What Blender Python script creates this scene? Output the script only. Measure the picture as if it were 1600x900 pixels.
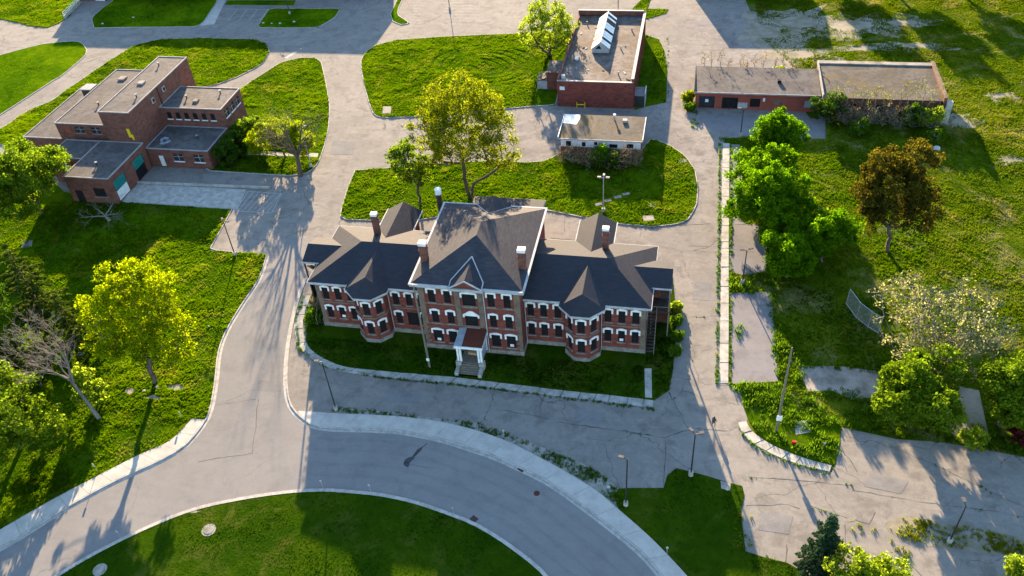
import bpy, bmesh, math, random
import numpy as np
from mathutils import Matrix, Vector

for o in list(bpy.data.objects):
    bpy.data.objects.remove(o)
scene = bpy.context.scene
COL = scene.collection
random.seed(7)
RNG = np.random.default_rng(11)

# ------------------------------------------------------------------ camera
CAM = np.array([26.8824, -81.9286, 84.3067])
YAW, PITCH, ROLL, FPX = 0.248718, -0.704909, 0.086683, 1335.04
def _rot(yaw, pitch, roll):
    c, s = math.cos, math.sin
    Rz = np.array([[c(yaw), -s(yaw), 0], [s(yaw), c(yaw), 0], [0, 0, 1]])
    Rx = np.array([[1, 0, 0], [0, c(pitch), -s(pitch)], [0, s(pitch), c(pitch)]])
    Ry = np.array([[c(roll), 0, s(roll)], [0, 1, 0], [-s(roll), 0, c(roll)]])
    return Rz @ Rx @ Ry
CM = _rot(YAW, PITCH, ROLL)
cam_data = bpy.data.cameras.new('camera')
cam = bpy.data.objects.new('camera', cam_data)
COL.objects.link(cam)
cam.matrix_world = Matrix(((CM[0, 0], CM[0, 2], -CM[0, 1], CAM[0]), (CM[1, 0], CM[1, 2], -CM[1, 1], CAM[1]),
                           (CM[2, 0], CM[2, 2], -CM[2, 1], CAM[2]), (0, 0, 0, 1)))
cam_data.sensor_width = 36
cam_data.lens = 36 * FPX / 1600
cam_data.clip_end = 6000
scene.camera = cam

# ------------------------------------------------------------------ light
SUN_EL = math.radians(13.9)
SUN_AZ = math.radians(-17.2)          # from +Y towards -X
world = bpy.data.worlds.new('World')
scene.world = world
world.use_nodes = True
wn = world.node_tree
bg = wn.nodes['Background']
sky = wn.nodes.new('ShaderNodeTexSky')
sky.sky_type = 'NISHITA'
sky.sun_disc = False
sky.sun_elevation = SUN_EL
sky.sun_rotation = SUN_AZ
sky.air_density = 1.0
sky.dust_density = 0.3
sky.ozone_density = 2.0
wn.links.new(sky.outputs[0], bg.inputs[0])
bg.inputs[1].default_value = 0.1
sun_data = bpy.data.lights.new('sun', 'SUN')
sun_data.energy = 5.0
sun_data.angle = math.radians(0.53)
sun_data.color = (1.0, 0.74, 0.46)
sun = bpy.data.objects.new('sun', sun_data)
COL.objects.link(sun)
sd = Vector((math.sin(SUN_AZ) * math.cos(SUN_EL), math.cos(SUN_AZ) * math.cos(SUN_EL), math.sin(SUN_EL)))
sun.rotation_euler = sd.to_track_quat('Z', 'Y').to_euler()
sun.location = sd * 200
scene.view_settings.view_transform = 'Standard'
scene.view_settings.look = 'None'
scene.view_settings.exposure = 2.58
scene.view_settings.gamma = 1.0
scene.view_settings.use_curve_mapping = False

# ------------------------------------------------------------------ geometry helpers
def at(x, y, z=0.0):
    """surveyed image point -> place on the level z"""
    d = CM @ np.array([(x - 800.3) / FPX, 1.0, -(y - 450.0) / FPX])
    t = (z - CAM[2]) / d[2]
    q = CAM + t * d
    return (q[0], q[1])

def curve(pts, n=6, closed=False):
    P = [np.array(p, float) for p in pts]
    m = len(P)
    out = []
    rng = range(m if closed else m - 1)
    for i in rng:
        p0 = P[(i - 1) % m] if (closed or i > 0) else P[0]
        p1 = P[i]
        p2 = P[(i + 1) % m]
        p3 = P[(i + 2) % m] if (closed or i + 2 < m) else P[-1]
        for k in range(n):
            t = k / n
            out.append(0.5 * ((2 * p1) + (-p0 + p2) * t + (2 * p0 - 5 * p1 + 4 * p2 - p3) * t * t + (-p0 + 3 * p1 - 3 * p2 + p3) * t ** 3))
    if not closed:
        out.append(P[-1])
    return [tuple(q) for q in out]

def gp(pts, smooth=0, closed=True):
    """ground polygon / polyline from surveyed points"""
    w = [at(*p) for p in pts]
    return curve(w, smooth, closed) if smooth else w

LOC = {}
def link(o, parent=None, loc=(0, 0, 0)):
    COL.objects.link(o)
    o.location = loc
    if parent is not None:
        o.parent = parent
    return o

def wl(o):
    """summed location of an (unrotated) object chain"""
    v = Vector((0, 0, 0))
    while o is not None:
        v += o.location
        o = o.parent
    return v

def tag(o, label=None, cat=None, group=None, kind=None):
    if label: o['label'] = label
    if cat: o['category'] = cat
    if group: o['group'] = group
    if kind: o['kind'] = kind
    return o

def thing(name, label, cat, loc, group=None):
    o = bpy.data.objects.new(name, None)
    o.empty_display_size = 0.3
    link(o, None, loc)
    return tag(o, label, cat, group)

class MB:
    def __init__(s):
        s.v = []; s.f = []
    def quad(s, *p):
        k = len(s.v); s.v += [tuple(q) for q in p]; s.f.append(tuple(range(k, k + len(p)))); return s
    def box(s, x0, x1, y0, y1, z0, z1):
        k = len(s.v)
        s.v += [(x0, y0, z0), (x1, y0, z0), (x1, y1, z0), (x0, y1, z0), (x0, y0, z1), (x1, y0, z1), (x1, y1, z1), (x0, y1, z1)]
        for f in ((0, 3, 2, 1), (4, 5, 6, 7), (0, 1, 5, 4), (1, 2, 6, 5), (2, 3, 7, 6), (3, 0, 4, 7)):
            s.f.append(tuple(k + i for i in f))
        return s
    def obox(s, c, u, hl, hw, z0, z1):
        """box along unit dir u, centre c, half length, half width"""
        n = (-u[1], u[0]); k = len(s.v)
        P = [(c[0] + a * hl * u[0] + b * hw * n[0], c[1] + a * hl * u[1] + b * hw * n[1]) for a, b in ((-1, -1), (1, -1), (1, 1), (-1, 1))]
        return s.prism(P, z0, z1)
    def prism(s, P, z0, z1, bottom=True):
        a = sum(P[i][0] * P[(i + 1) % len(P)][1] - P[(i + 1) % len(P)][0] * P[i][1] for i in range(len(P)))
        if a < 0: P = P[::-1]
        k = len(s.v); n = len(P)
        s.v += [(p[0], p[1], z0) for p in P] + [(p[0], p[1], z1) for p in P]
        for i in range(n):
            j = (i + 1) % n
            s.f.append((k + i, k + j, k + n + j, k + n + i))
        s.f.append(tuple(k + n + i for i in range(n)))
        if bottom: s.f.append(tuple(k + i for i in reversed(range(n))))
        return s
    def tube(s, P, R, n=6, cap=True):
        P = [Vector(p) for p in P]
        if not hasattr(R, '__len__'): R = [R] * len(P)
        k = len(s.v)
        for i, p in enumerate(P):
            d = (P[min(i + 1, len(P) - 1)] - P[max(i - 1, 0)])
            d = d.normalized() if d.length > 1e-9 else Vector((0, 0, 1))
            a = Vector((1, 0, 0)) if abs(d.x) < .8 else Vector((0, 1, 0))
            u = d.cross(a).normalized(); w = d.cross(u)
            for j in range(n):
                t = 2 * math.pi * j / n
                q = p + (u * math.cos(t) + w * math.sin(t)) * R[i]
                s.v.append(tuple(q))
        for i in range(len(P) - 1):
            for j in range(n):
                a = k + i * n + j; b = k + i * n + (j + 1) % n
                s.f.append((a, a + n, b + n, b))
        if cap:
            s.f.append(tuple(k + j for j in range(n)))
            s.f.append(tuple(k + (len(P) - 1) * n + j for j in reversed(range(n))))
        return s
    def strip(s, A, B, z0, z1):
        """solid ribbon between two polylines of equal length"""
        for i in range(len(A) - 1):
            s.prism([A[i], A[i + 1], B[i + 1], B[i]], z0, z1)
        return s
    def mesh(s, name, off=(0, 0, 0), mat=None, smooth=False):
        me = bpy.data.meshes.new(name)
        ox, oy, oz = off
        me.from_pydata([(a - ox, b - oy, c - oz) for a, b, c in s.v], [], s.f)
        if any(len(f) > 4 for f in s.f):
            bm = bmesh.new(); bm.from_mesh(me)
            bmesh.ops.triangulate(bm, faces=[f for f in bm.faces if len(f.verts) > 4])
            bm.to_mesh(me); bm.free()
        if mat: me.materials.append(mat)
        if smooth:
            me.polygons.foreach_set('use_smooth', [True] * len(me.polygons))
        me.update()
        return me
    def build(s, name, mat, parent=None, smooth=False, origin=None):
        off = wl(parent) if parent is not None else Vector((0, 0, 0))
        if origin is not None: off = Vector(origin)
        o = bpy.data.objects.new(name, s.mesh(name, off, mat, smooth))
        loc = (off - wl(parent)) if (parent is not None and origin is not None) else (off if parent is None else (0, 0, 0))
        return link(o, parent, loc)

def offset_line(P, d):
    """polyline shifted sideways by d (left of travel)"""
    out = []
    for i in range(len(P)):
        a = P[max(i - 1, 0)]; b = P[min(i + 1, len(P) - 1)]
        dx, dy = b[0] - a[0], b[1] - a[1]; L = math.hypot(dx, dy) or 1
        out.append((P[i][0] - dy / L * d, P[i][1] + dx / L * d))
    return out

def resample(P, step=None, n=None):
    P = np.array(P); seg = np.hypot(*(P[1:] - P[:-1]).T); t = np.concatenate([[0], np.cumsum(seg)])
    if n is None: n = max(2, int(round(t[-1] / step)) + 1)
    q = np.linspace(0, t[-1], n)
    return [(float(np.interp(a, t, P[:, 0])), float(np.interp(a, t, P[:, 1]))) for a in q]

def inside(P, X, Y):
    P = np.array(P); r = np.zeros(len(X), bool); n = len(P); j = n - 1
    for i in range(n):
        xi, yi = P[i]; xj, yj = P[j]
        c = ((yi > Y) != (yj > Y)) & (X < (xj - xi) * (Y - yi) / ((yj - yi) or 1e-12) + xi)
        r ^= c; j = i
    return r

def vnoise(X, Y, s, seed=0):
    """smooth value noise 0..1"""
    g = np.random.default_rng(seed).random((64, 64))
    x = X / s; y = Y / s; xi = np.floor(x).astype(int); yi = np.floor(y).astype(int); fx = x - xi; fy = y - yi
    fx = fx * fx * (3 - 2 * fx); fy = fy * fy * (3 - 2 * fy)
    G = lambda a, b: g[a % 64, b % 64]
    return (G(xi, yi) * (1 - fx) + G(xi + 1, yi) * fx) * (1 - fy) + (G(xi, yi + 1) * (1 - fx) + G(xi + 1, yi + 1) * fx) * fy

# ------------------------------------------------------------------ materials
class NT:
    def __init__(s, name):
        s.m = bpy.data.materials.new(name); s.m.use_nodes = True
        s.t = s.m.node_tree; s.t.nodes.clear()
        s.out = s.t.nodes.new('ShaderNodeOutputMaterial')
        s.geo = s.t.nodes.new('ShaderNodeNewGeometry')
    def node(s, ty, **kw):
        n = s.t.nodes.new(ty)
        for k, v in kw.items(): setattr(n, k, v)
        return n
    def inp(s, sock, v):
        if isinstance(v, bpy.types.NodeSocket): s.t.links.new(v, sock)
        else:
            if sock.type == 'RGBA' and len(v) == 3: v = (*v, 1)
            sock.default_value = v
    def pos(s, sc=(1, 1, 1)):
        if sc == (1, 1, 1): return s.geo.outputs['Position']
        m = s.node('ShaderNodeVectorMath', operation='MULTIPLY')
        s.inp(m.inputs[0], s.geo.outputs['Position']); m.inputs[1].default_value = sc
        return m.outputs[0]
    def noise(s, scale, detail=4, rough=.55, vec=None, dist=0):
        n = s.node('ShaderNodeTexNoise')
        s.inp(n.inputs['Vector'], vec if vec is not None else s.pos())
        n.inputs['Scale'].default_value = scale; n.inputs['Detail'].default_value = detail
        n.inputs['Roughness'].default_value = rough; n.inputs['Distortion'].default_value = dist
        return n.outputs[0]
    def ramp(s, fac, stops):
        r = s.node('ShaderNodeValToRGB'); e = r.color_ramp.elements
        while len(e) < len(stops): e.new(.5)
        for i, (p, c) in enumerate(stops):
            e[i].position = p; e[i].color = (c, c, c, 1) if not hasattr(c, '__len__') else (*c, 1)
        s.inp(r.inputs[0], fac); return r.outputs[0]
    def mix(s, fac, a, b, mode='MIX'):
        m = s.node('ShaderNodeMix', data_type='RGBA', blend_type=mode)
        s.inp(m.inputs[0], fac); s.inp(m.inputs[6], a); s.inp(m.inputs[7], b); return m.outputs[2]
    def math(s, op, a, b=0.0):
        m = s.node('ShaderNodeMath', operation=op); s.inp(m.inputs[0], a); s.inp(m.inputs[1], b); return m.outputs[0]
    def bump(s, h, strength=.3, dist=.05):
        b = s.node('ShaderNodeBump'); b.inputs['Strength'].default_value = strength; b.inputs['Distance'].default_value = dist
        s.inp(b.inputs['Height'], h); return b.outputs[0]
    def pbr(s, col, rough=.85, normal=None, metal=0.0, spec=.3):
        p = s.node('ShaderNodeBsdfPrincipled')
        s.inp(p.inputs['Base Color'], col); s.inp(p.inputs['Roughness'], rough)
        p.inputs['Metallic'].default_value = metal; p.inputs['Specular IOR Level'].default_value = spec
        if normal is not None: s.inp(p.inputs['Normal'], normal)
        s.t.links.new(p.outputs[0], s.out.inputs[0]); return s.m
    def leafy(s, col, trans=.45, tcol=None):
        d = s.node('ShaderNodeBsdfDiffuse'); t = s.node('ShaderNodeBsdfTranslucent'); mx = s.node('ShaderNodeMixShader')
        s.inp(d.inputs[0], col); s.inp(t.inputs[0], tcol if tcol is not None else col); s.inp(mx.inputs[0], trans)
        s.t.links.new(d.outputs[0], mx.inputs[1]); s.t.links.new(t.outputs[0], mx.inputs[2]); s.t.links.new(mx.outputs[0], s.out.inputs[0])
        return s.m

def plain(name, c1, c2=None, sc=1.5, rough=.85, bump=.15, spec=.08, metal=0, aniso=(1, 1, 1)):
    n = NT(name)
    c2 = c2 or tuple(v * .7 for v in c1)
    f = n.noise(sc, 6, .65, n.pos(aniso)); g = n.noise(sc * 9, 3, .6)
    col = n.mix(n.ramp(f, [(.38, 0), (.6, 1)]), c2, c1)
    col = n.mix(.25, col, n.mix(g, tuple(v * .55 for v in c1), tuple(min(1, v * 1.35) for v in c1)))
    return n.pbr(col, rough, n.bump(g, bump, .03) if bump else None, metal, spec)

def asphalt_mat(name, light, dark, crack, cs=.11, stain=.5, warm=(1, 1, 1)):
    n = NT(name)
    big = n.noise(.045, 5, .6, dist=.6); mid = n.noise(.35, 6, .7, dist=.4); fine = n.noise(5, 4, .7)
    col = n.mix(n.ramp(big, [(.42, 0), (.58, 1)]), dark, light)
    col = n.mix(n.math('MULTIPLY', n.ramp(mid, [(.5, 0), (.62, 1)]), stain), col, tuple(v * .62 for v in dark))
    col = n.mix(n.math('MULTIPLY', n.ramp(n.noise(.16, 7, .75, dist=1.2), [(.53, 0), (.61, 1)]), stain * .6), col, tuple(min(1, v * 1.2) for v in light))
    m2 = n.noise(1.1, 5, .75, dist=.6)
    col = n.mix(n.math('MULTIPLY', n.ramp(m2, [(.47, 0), (.62, 1)]), stain * .45), col, tuple(v * .72 for v in dark))
    col = n.mix(n.math('MULTIPLY', n.ramp(m2, [(.36, 1), (.45, 0)]), stain * .4), col, tuple(min(1, v * 1.22) for v in light))
    st = n.noise(.5, 5, .65, n.pos((.25, 1.6, 1)), .5)
    col = n.mix(n.math('MULTIPLY', n.ramp(st, [(.5, 0), (.62, 1)]), stain * .4), col, tuple(v * .7 for v in dark))
    col = n.mix(.34, col, n.mix(fine, tuple(v * .55 for v in light), tuple(v * 1.35 for v in light)))
    # drawn-out cracks
    wn_ = n.node('ShaderNodeTexNoise'); n.inp(wn_.inputs['Vector'], n.pos()); wn_.inputs['Scale'].default_value = .4; wn_.inputs['Detail'].default_value = 5
    va = n.node('ShaderNodeVectorMath', operation='MULTIPLY_ADD')
    n.inp(va.inputs[0], wn_.outputs['Color']); va.inputs[1].default_value = (3.2, 3.2, 0); n.inp(va.inputs[2], n.pos((1, 1, 0)))
    vo = n.node('ShaderNodeTexVoronoi', feature='DISTANCE_TO_EDGE'); n.inp(vo.inputs['Vector'], va.outputs[0]); vo.inputs['Scale'].default_value = cs
    line = n.math('LESS_THAN', vo.outputs['Distance'], .0035 * cs / .11 * 1.4)
    gate = n.ramp(n.noise(.06, 2), [(.47, 0), (.55, 1)])
    ck = n.math('MULTIPLY', n.math('MULTIPLY', line, gate), crack)
    col = n.mix(ck, col, (.035, .035, .03))
    h = n.math('SUBTRACT', n.math('MULTIPLY', fine, .4), n.math('MULTIPLY', line, crack))
    return n.pbr(col, .95, n.bump(h, .35, .04), 0, .06)

def grass_mat(name, cols, sc=.12, trans=0, brown=.0, brown_col=(.17, .13, .07), rnd=False):
    n = NT(name)
    a = n.noise(sc, 4, .6, dist=.5); b = n.noise(sc * 7, 5, .65); c = n.noise(3.2, 3, .6)
    col = n.ramp(a, [(.36, cols[0]), (.5, cols[1]), (.65, cols[2])])
    col = n.mix(.45, col, n.ramp(b, [(.3, cols[0]), (.52, cols[1]), (.72, cols[2])]))
    if rnd:
        r = n.node('ShaderNodeObjectInfo').outputs['Random']
        col = n.mix(.4, col, n.ramp(r, [(0, cols[0]), (.5, cols[1]), (1, cols[2])]))
    if brown:
        col = n.mix(n.math('MULTIPLY', n.ramp(n.noise(sc * 2.2, 6, .7, dist=.8), [(.52, 0), (.68, 1)]), brown), col, brown_col)
    if trans:
        return n.leafy(col, trans, n.mix(1.0, col, (3.4, 3.4, 1.6), 'MULTIPLY'))
    return n.pbr(col, 1.0, n.bump(n.math('ADD', b, c), .6, .12), 0, 0)

def leaf_mat(name, dark, mid, light, trans=.5, tboost=2.0):
    n = NT(name)
    r = n.geo.outputs['Random Per Island']
    col = n.ramp(r, [(0, dark), (.45, mid), (1, light)])
    col = n.mix(.35, col, n.ramp(n.noise(.55, 3), [(.3, dark), (.7, light)]))
    t = n.mix(1.0, col, (tboost, tboost, tboost * .6), 'MULTIPLY')
    return n.leafy(col, trans, t)

MT = {}
MT['asphalt_old'] = asphalt_mat('asphalt_old', (.235, .216, .19), (.178, .164, .148), .5, .1, .9)
MT['asphalt_worn'] = asphalt_mat('asphalt_worn', (.24, .22, .2), (.15, .14, .132), .5, .16, 1.0)
MT['asphalt_new'] = asphalt_mat('asphalt_new', (.208, .199, .188), (.18, .173, .166), .25, .04, .4)
MT['asphalt_dark'] = asphalt_mat('asphalt_dark', (.2, .19, .19), (.15, .145, .145), .6, .12, .5)
MT['concrete'] = plain('concrete', (.43, .405, .36), (.34, .315, .28), .6, .9, .1)
MT['concrete_old'] = plain('concrete_old', (.4, .38, .34), (.22, .21, .18), .9, .9, .2)
MT['kerb'] = plain('kerb_concrete', (.4, .38, .345), (.24, .225, .2), 1.4, .9, .1)
MT['dirt'] = plain('dirt', (.27, .235, .185), (.13, .125, .07), .35, .95, .3)
MT['gravel'] = plain('gravel', (.3, .28, .25), (.12, .13, .08), .8, .95, .4)
MT['brick'] = plain('brick_red', (.2, .056, .04), (.085, .032, .028), 1.1, .85, .12, aniso=(1, 1, 2.2))
MT['brick_dark'] = plain('brick_brown', (.19, .078, .056), (.09, .045, .037), .8, .85, .12, aniso=(1, 1, 2))
MT['brick_bright'] = plain('brick_orange_red', (.27, .075, .05), (.2, .06, .045), .7, .85, .12)
MT['stone'] = plain('foundation_stone', (.25, .225, .19), (.12, .105, .09), 1.2, .9, .25)
MT['sandstone'] = plain('brown_sandstone', (.19, .135, .1), (.1, .075, .06), 1.0, .9, .2)
MT['white'] = plain('white_paint', (.78, .77, .74), (.6, .59, .56), 1.2, .6, .05)
MT['trim'] = plain('weathered_trim', (.42, .42, .42), (.26, .26, .26), 1.0, .7, .05)
MT['black_board'] = plain('black_board', (.012, .012, .014), (.02, .02, .021), 2, .6, .05)
MT['glass_dark'] = plain('dark_glass', (.02, .024, .03), (.035, .04, .045), 1, .25, 0, .5)
MT['edge'] = plain('roof_edge_metal', (.3, .29, .29), (.2, .19, .19), 1.0, .6, .05)
MT['dirty_concrete'] = plain('dirty_concrete', (.3, .265, .23), (.12, .105, .08), .45, .95, .3)
MT['metal_dark'] = plain('black_metal', (.02, .02, .022), (.03, .03, .03), 2, .45, 0, .5)
MT['metal_grey'] = plain('galvanised_metal', (.42, .43, .44), (.3, .3, .31), 2, .45, 0, .5, .4)
MT['lamp_glass'] = plain('lamp_lens', (.13, .11, .1), (.09, .08, .075), 2, .4, 0)
MT['rust'] = plain('rusty_sheet', (.12, .035, .022), (.075, .028, .022), .9, .8, .1)
MT['tin'] = plain('bare_sheet_metal', (.36, .42, .48), (.25, .29, .33), 1.2, .4, .05, .5, .3)
MT['wood_grey'] = plain('weathered_wood', (.19, .165, .125), (.11, .095, .075), 1.5, .9, .2, aniso=(4, 4, .5))
MT['wood_dark'] = plain('rotten_wood', (.075, .055, .045), (.035, .028, .025), 1.5, .9, .2)
MT['tan_board'] = plain('bare_plywood', (.5, .33, .17), (.36, .23, .12), 1, .85, .1)
MT['green_door'] = plain('green_paint', (.02, .2, .17), (.015, .13, .12), 1.5, .5, .05)
MT['yellow'] = plain('yellow_paint', (.7, .5, .02), (.5, .36, .02), 1.5, .6, 0)
MT['red_cloth'] = plain('red_plastic', (.6, .03, .03), (.4, .02, .02), 2, .6, 0)
MT['paint_line'] = plain('road_paint', (.4, .385, .36), (.22, .21, .2), 1.6, .9, 0, .05)
MT['tar'] = plain('tar_seal', (.06, .062, .065), (.035, .035, .037), 1.5, .8, 0, .1)
MT['crack'] = plain('crack_fill', (.12, .115, .1), (.06, .06, .05), 1.2, .95, 0, .05)
MT['bark'] = plain('bark', (.12, .095, .07), (.06, .05, .04), 3, .95, .4, aniso=(1, 1, .25))
MT['bark_grey'] = plain('dead_bark', (.21, .19, .165), (.12, .105, .09), 3, .95, .3, aniso=(1, 1, .25))
MT['bark_twig'] = plain('twig_bark', (.24, .185, .13), (.13, .1, .07), 2, .95, .2)

def shingle_mat(name, c1, c2):
    n = NT(name)
    rows = n.noise(1.0, 3, .6, n.pos((.9, .9, 9)), .3); blot = n.noise(.25, 4); fine = n.noise(7, 3, .7, n.pos((1, 1, 3)))
    col = n.mix(n.ramp(rows, [(.35, 0), (.65, 1)]), c2, c1)
    col = n.mix(.35, col, n.mix(n.ramp(blot, [(.35, 0), (.65, 1)]), c2, c1))
    col = n.mix(.3, col, n.mix(fine, tuple(v * .5 for v in c2), tuple(v * 1.5 for v in c1)))
    return n.pbr(col, .78, n.bump(n.math('ADD', rows, fine), .4, .04), 0, .085)
MT['shingle'] = shingle_mat('roof_shingle', (.038, .039, .046), (.021, .023, .031))
MT['shingle_old'] = shingle_mat('roof_shingle_worn', (.06, .057, .062), (.018, .021, .03))

def tarroof_mat(name, c1, c2, c3, moss=(.13, .1, .05), mamt=.35):
    n = NT(name)
    big = n.noise(.22, 6, .65, dist=1.0); mid = n.noise(1.1, 5, .7); fine = n.noise(8, 3)
    col = n.mix(n.ramp(big, [(.42, 0), (.58, 1)]), c2, c1)
    col = n.mix(n.math('MULTIPLY', n.ramp(mid, [(.5, 0), (.61, 1)]), .65), col, c3)
    col = n.mix(n.math('MULTIPLY', n.ramp(n.noise(.3, 5, .7, dist=.5), [(.5, 0), (.62, 1)]), mamt), col, moss)
    col = n.mix(.2, col, n.mix(fine, tuple(v * .5 for v in c1), tuple(v * 1.4 for v in c1)))
    return n.pbr(col, .85, n.bump(n.math('ADD', mid, fine), .3, .04), 0, .08)
MT['roof_flat'] = tarroof_mat('flat_roof_gravel', (.115, .106, .102), (.068, .064, .064), (.03, .029, .03), mamt=.2)
MT['roof_tar'] = tarroof_mat('flat_roof_tar', (.155, .135, .122), (.07, .062, .058), (.03, .027, .025), (.085, .05, .026), .85)
MT['roof_moss'] = tarroof_mat('flat_roof_moss', (.125, .11, .094), (.072, .064, .054), (.035, .031, .027), (.12, .085, .032), .85)

LAWN = [(.011, .034, .0008), (.034, .072, .0010), (.082, .122, .0018)]
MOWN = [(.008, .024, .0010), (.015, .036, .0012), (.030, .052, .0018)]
MEAD = [(.02, .045, .0013), (.043, .071, .002), (.1, .114, .009)]
MT['lawn'] = grass_mat('lawn_soil', [tuple(v * 1.1 for v in c) for c in LAWN], .12, 0, .25, (.1, .09, .03))
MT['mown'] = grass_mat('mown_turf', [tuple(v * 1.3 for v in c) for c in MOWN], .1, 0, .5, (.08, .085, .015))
MT['meadow'] = grass_mat('meadow_soil', [tuple(v * 1.1 for v in c) for c in MEAD], .07, 0, .65, (.2, .165, .075))
MT['grass_lawn'] = grass_mat('grass_blades', LAWN, .12, .55, .6, (.125, .125, .018), True)
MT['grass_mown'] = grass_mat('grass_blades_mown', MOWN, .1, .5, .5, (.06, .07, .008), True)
MT['grass_meadow'] = grass_mat('grass_blades_meadow', MEAD, .07, .5, .65, (.17, .15, .06), True)
MT['turf'] = grass_mat('bright_turf', [tuple(v * 1.5 for v in c) for c in LAWN], .1, 0, 0)
MT['grass_turf'] = grass_mat('grass_blades_turf', LAWN, .1, .55, 0, (.1, .1, .02), True)
MT['grass_shade_toned'] = grass_mat('grass_blades_front', MOWN, .12, .5, .1, (.06, .06, .015), True)  # front lawn blades: darker green, part of the lawn's shade put into the colour
MT['tyre_wear'] = asphalt_mat('asphalt_tyre_wear', (.19, .184, .178), (.165, .16, .156), .0, .04, .4)
MT['repair'] = asphalt_mat('asphalt_repair', (.205, .197, .19), (.15, .146, .142), .0, .04, .6)

# ------------------------------------------------------------------ the ground, roads and lawns
def sheet(name, P, z, mat, parent=None, kind='structure', label=None, cat=None):
    mb = MB(); mb.f.append(tuple(range(len(P))))
    a = sum(P[i][0] * P[(i + 1) % len(P)][1] - P[(i + 1) % len(P)][0] * P[i][1] for i in range(len(P)))
    if a < 0: P = P[::-1]
    mb.v = [(p[0], p[1], z) for p in P]
    o = mb.build(name, mat, parent)
    return tag(o, label, cat, None, kind) if parent is None else o

def raised(name, P, z0, z1, mat, label=None, cat=None):
    mb = MB().prism(P, z0, z1, bottom=False)
    return tag(mb.build(name, mat), label, cat, None, 'structure')

tag(MB().quad((-2500, -1500, 0), (2500, -1500, 0), (2500, 3500, 0), (-2500, 3500, 0)).build('ground', MT['meadow']), 'wide grassy ground under everything', 'ground', None, 'structure')

PAVED = gp([(-330, 1010), (-330, -45), (1150, -45), (1165, 0), (1185, 45), (1215, 85), (1235, 104), (1240, 150), (1286, 212), (1190, 213), (1133, 216),
            (1131, 226), (1129, 400), (1126, 600), (1143, 602), (1162, 617), (1168, 655), (1165, 684), (1200, 708), (1250, 727), (1300, 738), (1306, 725), (1316, 668), (1400, 686), (1480, 692), (1600, 714), (1760, 745), (1760, 1010)])
paved = sheet('old_asphalt', PAVED, .012, MT['asphalt_old'], label='cracked light grey old asphalt between the lawns', cat='asphalt')

RING_OUT_L = gp([(-120, 935), (-60, 893), (0, 858), (40, 835), (100, 797), (180, 753), (250, 721), (290, 697), (312, 672), (323, 657)], 5, False)
LEFT_ROAD_L = gp([(323, 657), (330, 638), (337, 600), (343, 550), (356, 515), (380, 475), (405, 437), (418, 400)], 5, False)
LEFT_ROAD_R = gp([(478, 435), (463, 480), (455, 518), (450, 550), (447.5, 598), (453, 632), (467, 650), (489, 667)], 5, False)
RING_OUT_R = gp([(489, 667), (524, 671), (573, 672), (624, 675), (669, 683), (702, 691), (735, 702), (769, 713), (800, 727), (835, 743), (867, 761), (917, 797), (960, 830), (1000, 863), (1033, 900), (1085, 965)], 4, False)
RING_IN = gp([(-60, 1005), (20, 940), (86, 900), (150, 862), (225, 825), (300, 795), (375, 778), (450, 767), (506, 764), (555, 767), (600, 772), (650, 783), (700, 800), (743, 817), (787, 843), (833, 877), (855, 898), (905, 960)], 4, False)
ring = RING_OUT_L + LEFT_ROAD_L[1:] + gp([(440, 372), (497, 372)]) + LEFT_ROAD_R + RING_OUT_R[1:] + RING_IN[::-1]
sheet('ring_road', ring, .018, MT['asphalt_new'], label='smooth newer asphalt of the curving ring road', cat='road')

def kerb(P, w=.16, h=.15, side=1, mat='kerb', z0=0.0):
    P = resample(P, 1.6)
    o = MB().strip(P, offset_line(P, side * w), z0, h).build('kerb', MT[mat])
    return tag(o, None, None, None, 'structure')
kerb(RING_OUT_L + LEFT_ROAD_L[1:], .2, .15, 1)
kerb(LEFT_ROAD_R + RING_OUT_R[1:], .2, .15, 1)
kerb(RING_IN, .45, .13, -1)
for P_, sd_ in ((RING_OUT_L + LEFT_ROAD_L[1:], -1), (LEFT_ROAD_R + RING_OUT_R[1:], -1)):
    Q_ = resample(P_, 1.6); tag(MB().strip(offset_line(Q_, sd_ * .03), offset_line(Q_, sd_ * .42), 0, .026).build('gutter', MT['kerb']), 'pale concrete gutter of the ring road', 'gutter', None, 'structure')

# concrete pavement slabs
def slab_walk(name, A, B, cuts, z1, mat, label, gap=.05, jit=.012, bed='gravel'):
    """A, B: the two edges; cuts: slab ends in 0..1"""
    A = resample(A, n=241); B = resample(B, n=241)
    bedP = A + B[::-1]
    root = sheet(name, bedP, .03, MT[bed], label=label, cat='pavement')
    for i in range(len(cuts) - 1):
        a = int(round(cuts[i] * 240)); b = int(round(cuts[i + 1] * 240))
        if b <= a: continue
        idx = sorted(set([a] + list(range(a, b, 4)) + [b]))
        pa = [A[k] for k in idx]; pb = [B[k] for k in idx]
        cx = sum(p[0] for p in pa + pb) / (2 * len(pa)); cy = sum(p[1] for p in pa + pb) / (2 * len(pa))
        L = math.hypot(pa[0][0] - pa[-1][0], pa[0][1] - pa[-1][1]) or 1
        g = 1 - gap / max(L, .4); W = math.hypot(pa[0][0] - pb[0][0], pa[0][1] - pb[0][1]); gw = 1 - .02 / W
        pts = [(cx + (p[0] - cx) * g, cy + (p[1] - cy) * g) for p in pa + pb[::-1]]
        dz = random.uniform(-jit, jit); tx, ty = random.uniform(-jit, jit) * .6, random.uniform(-jit, jit) * .6
        mb = MB().prism(pts, .0, z1 + dz)
        n = len(pts)
        mb.v = [(x, y, z if z < .01 else z + (x - cx) * tx + (y - cy) * ty) for x, y, z in mb.v]
        mb.build('slab', MT[mat], root, origin=(cx, cy, 0))
    return root

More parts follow.
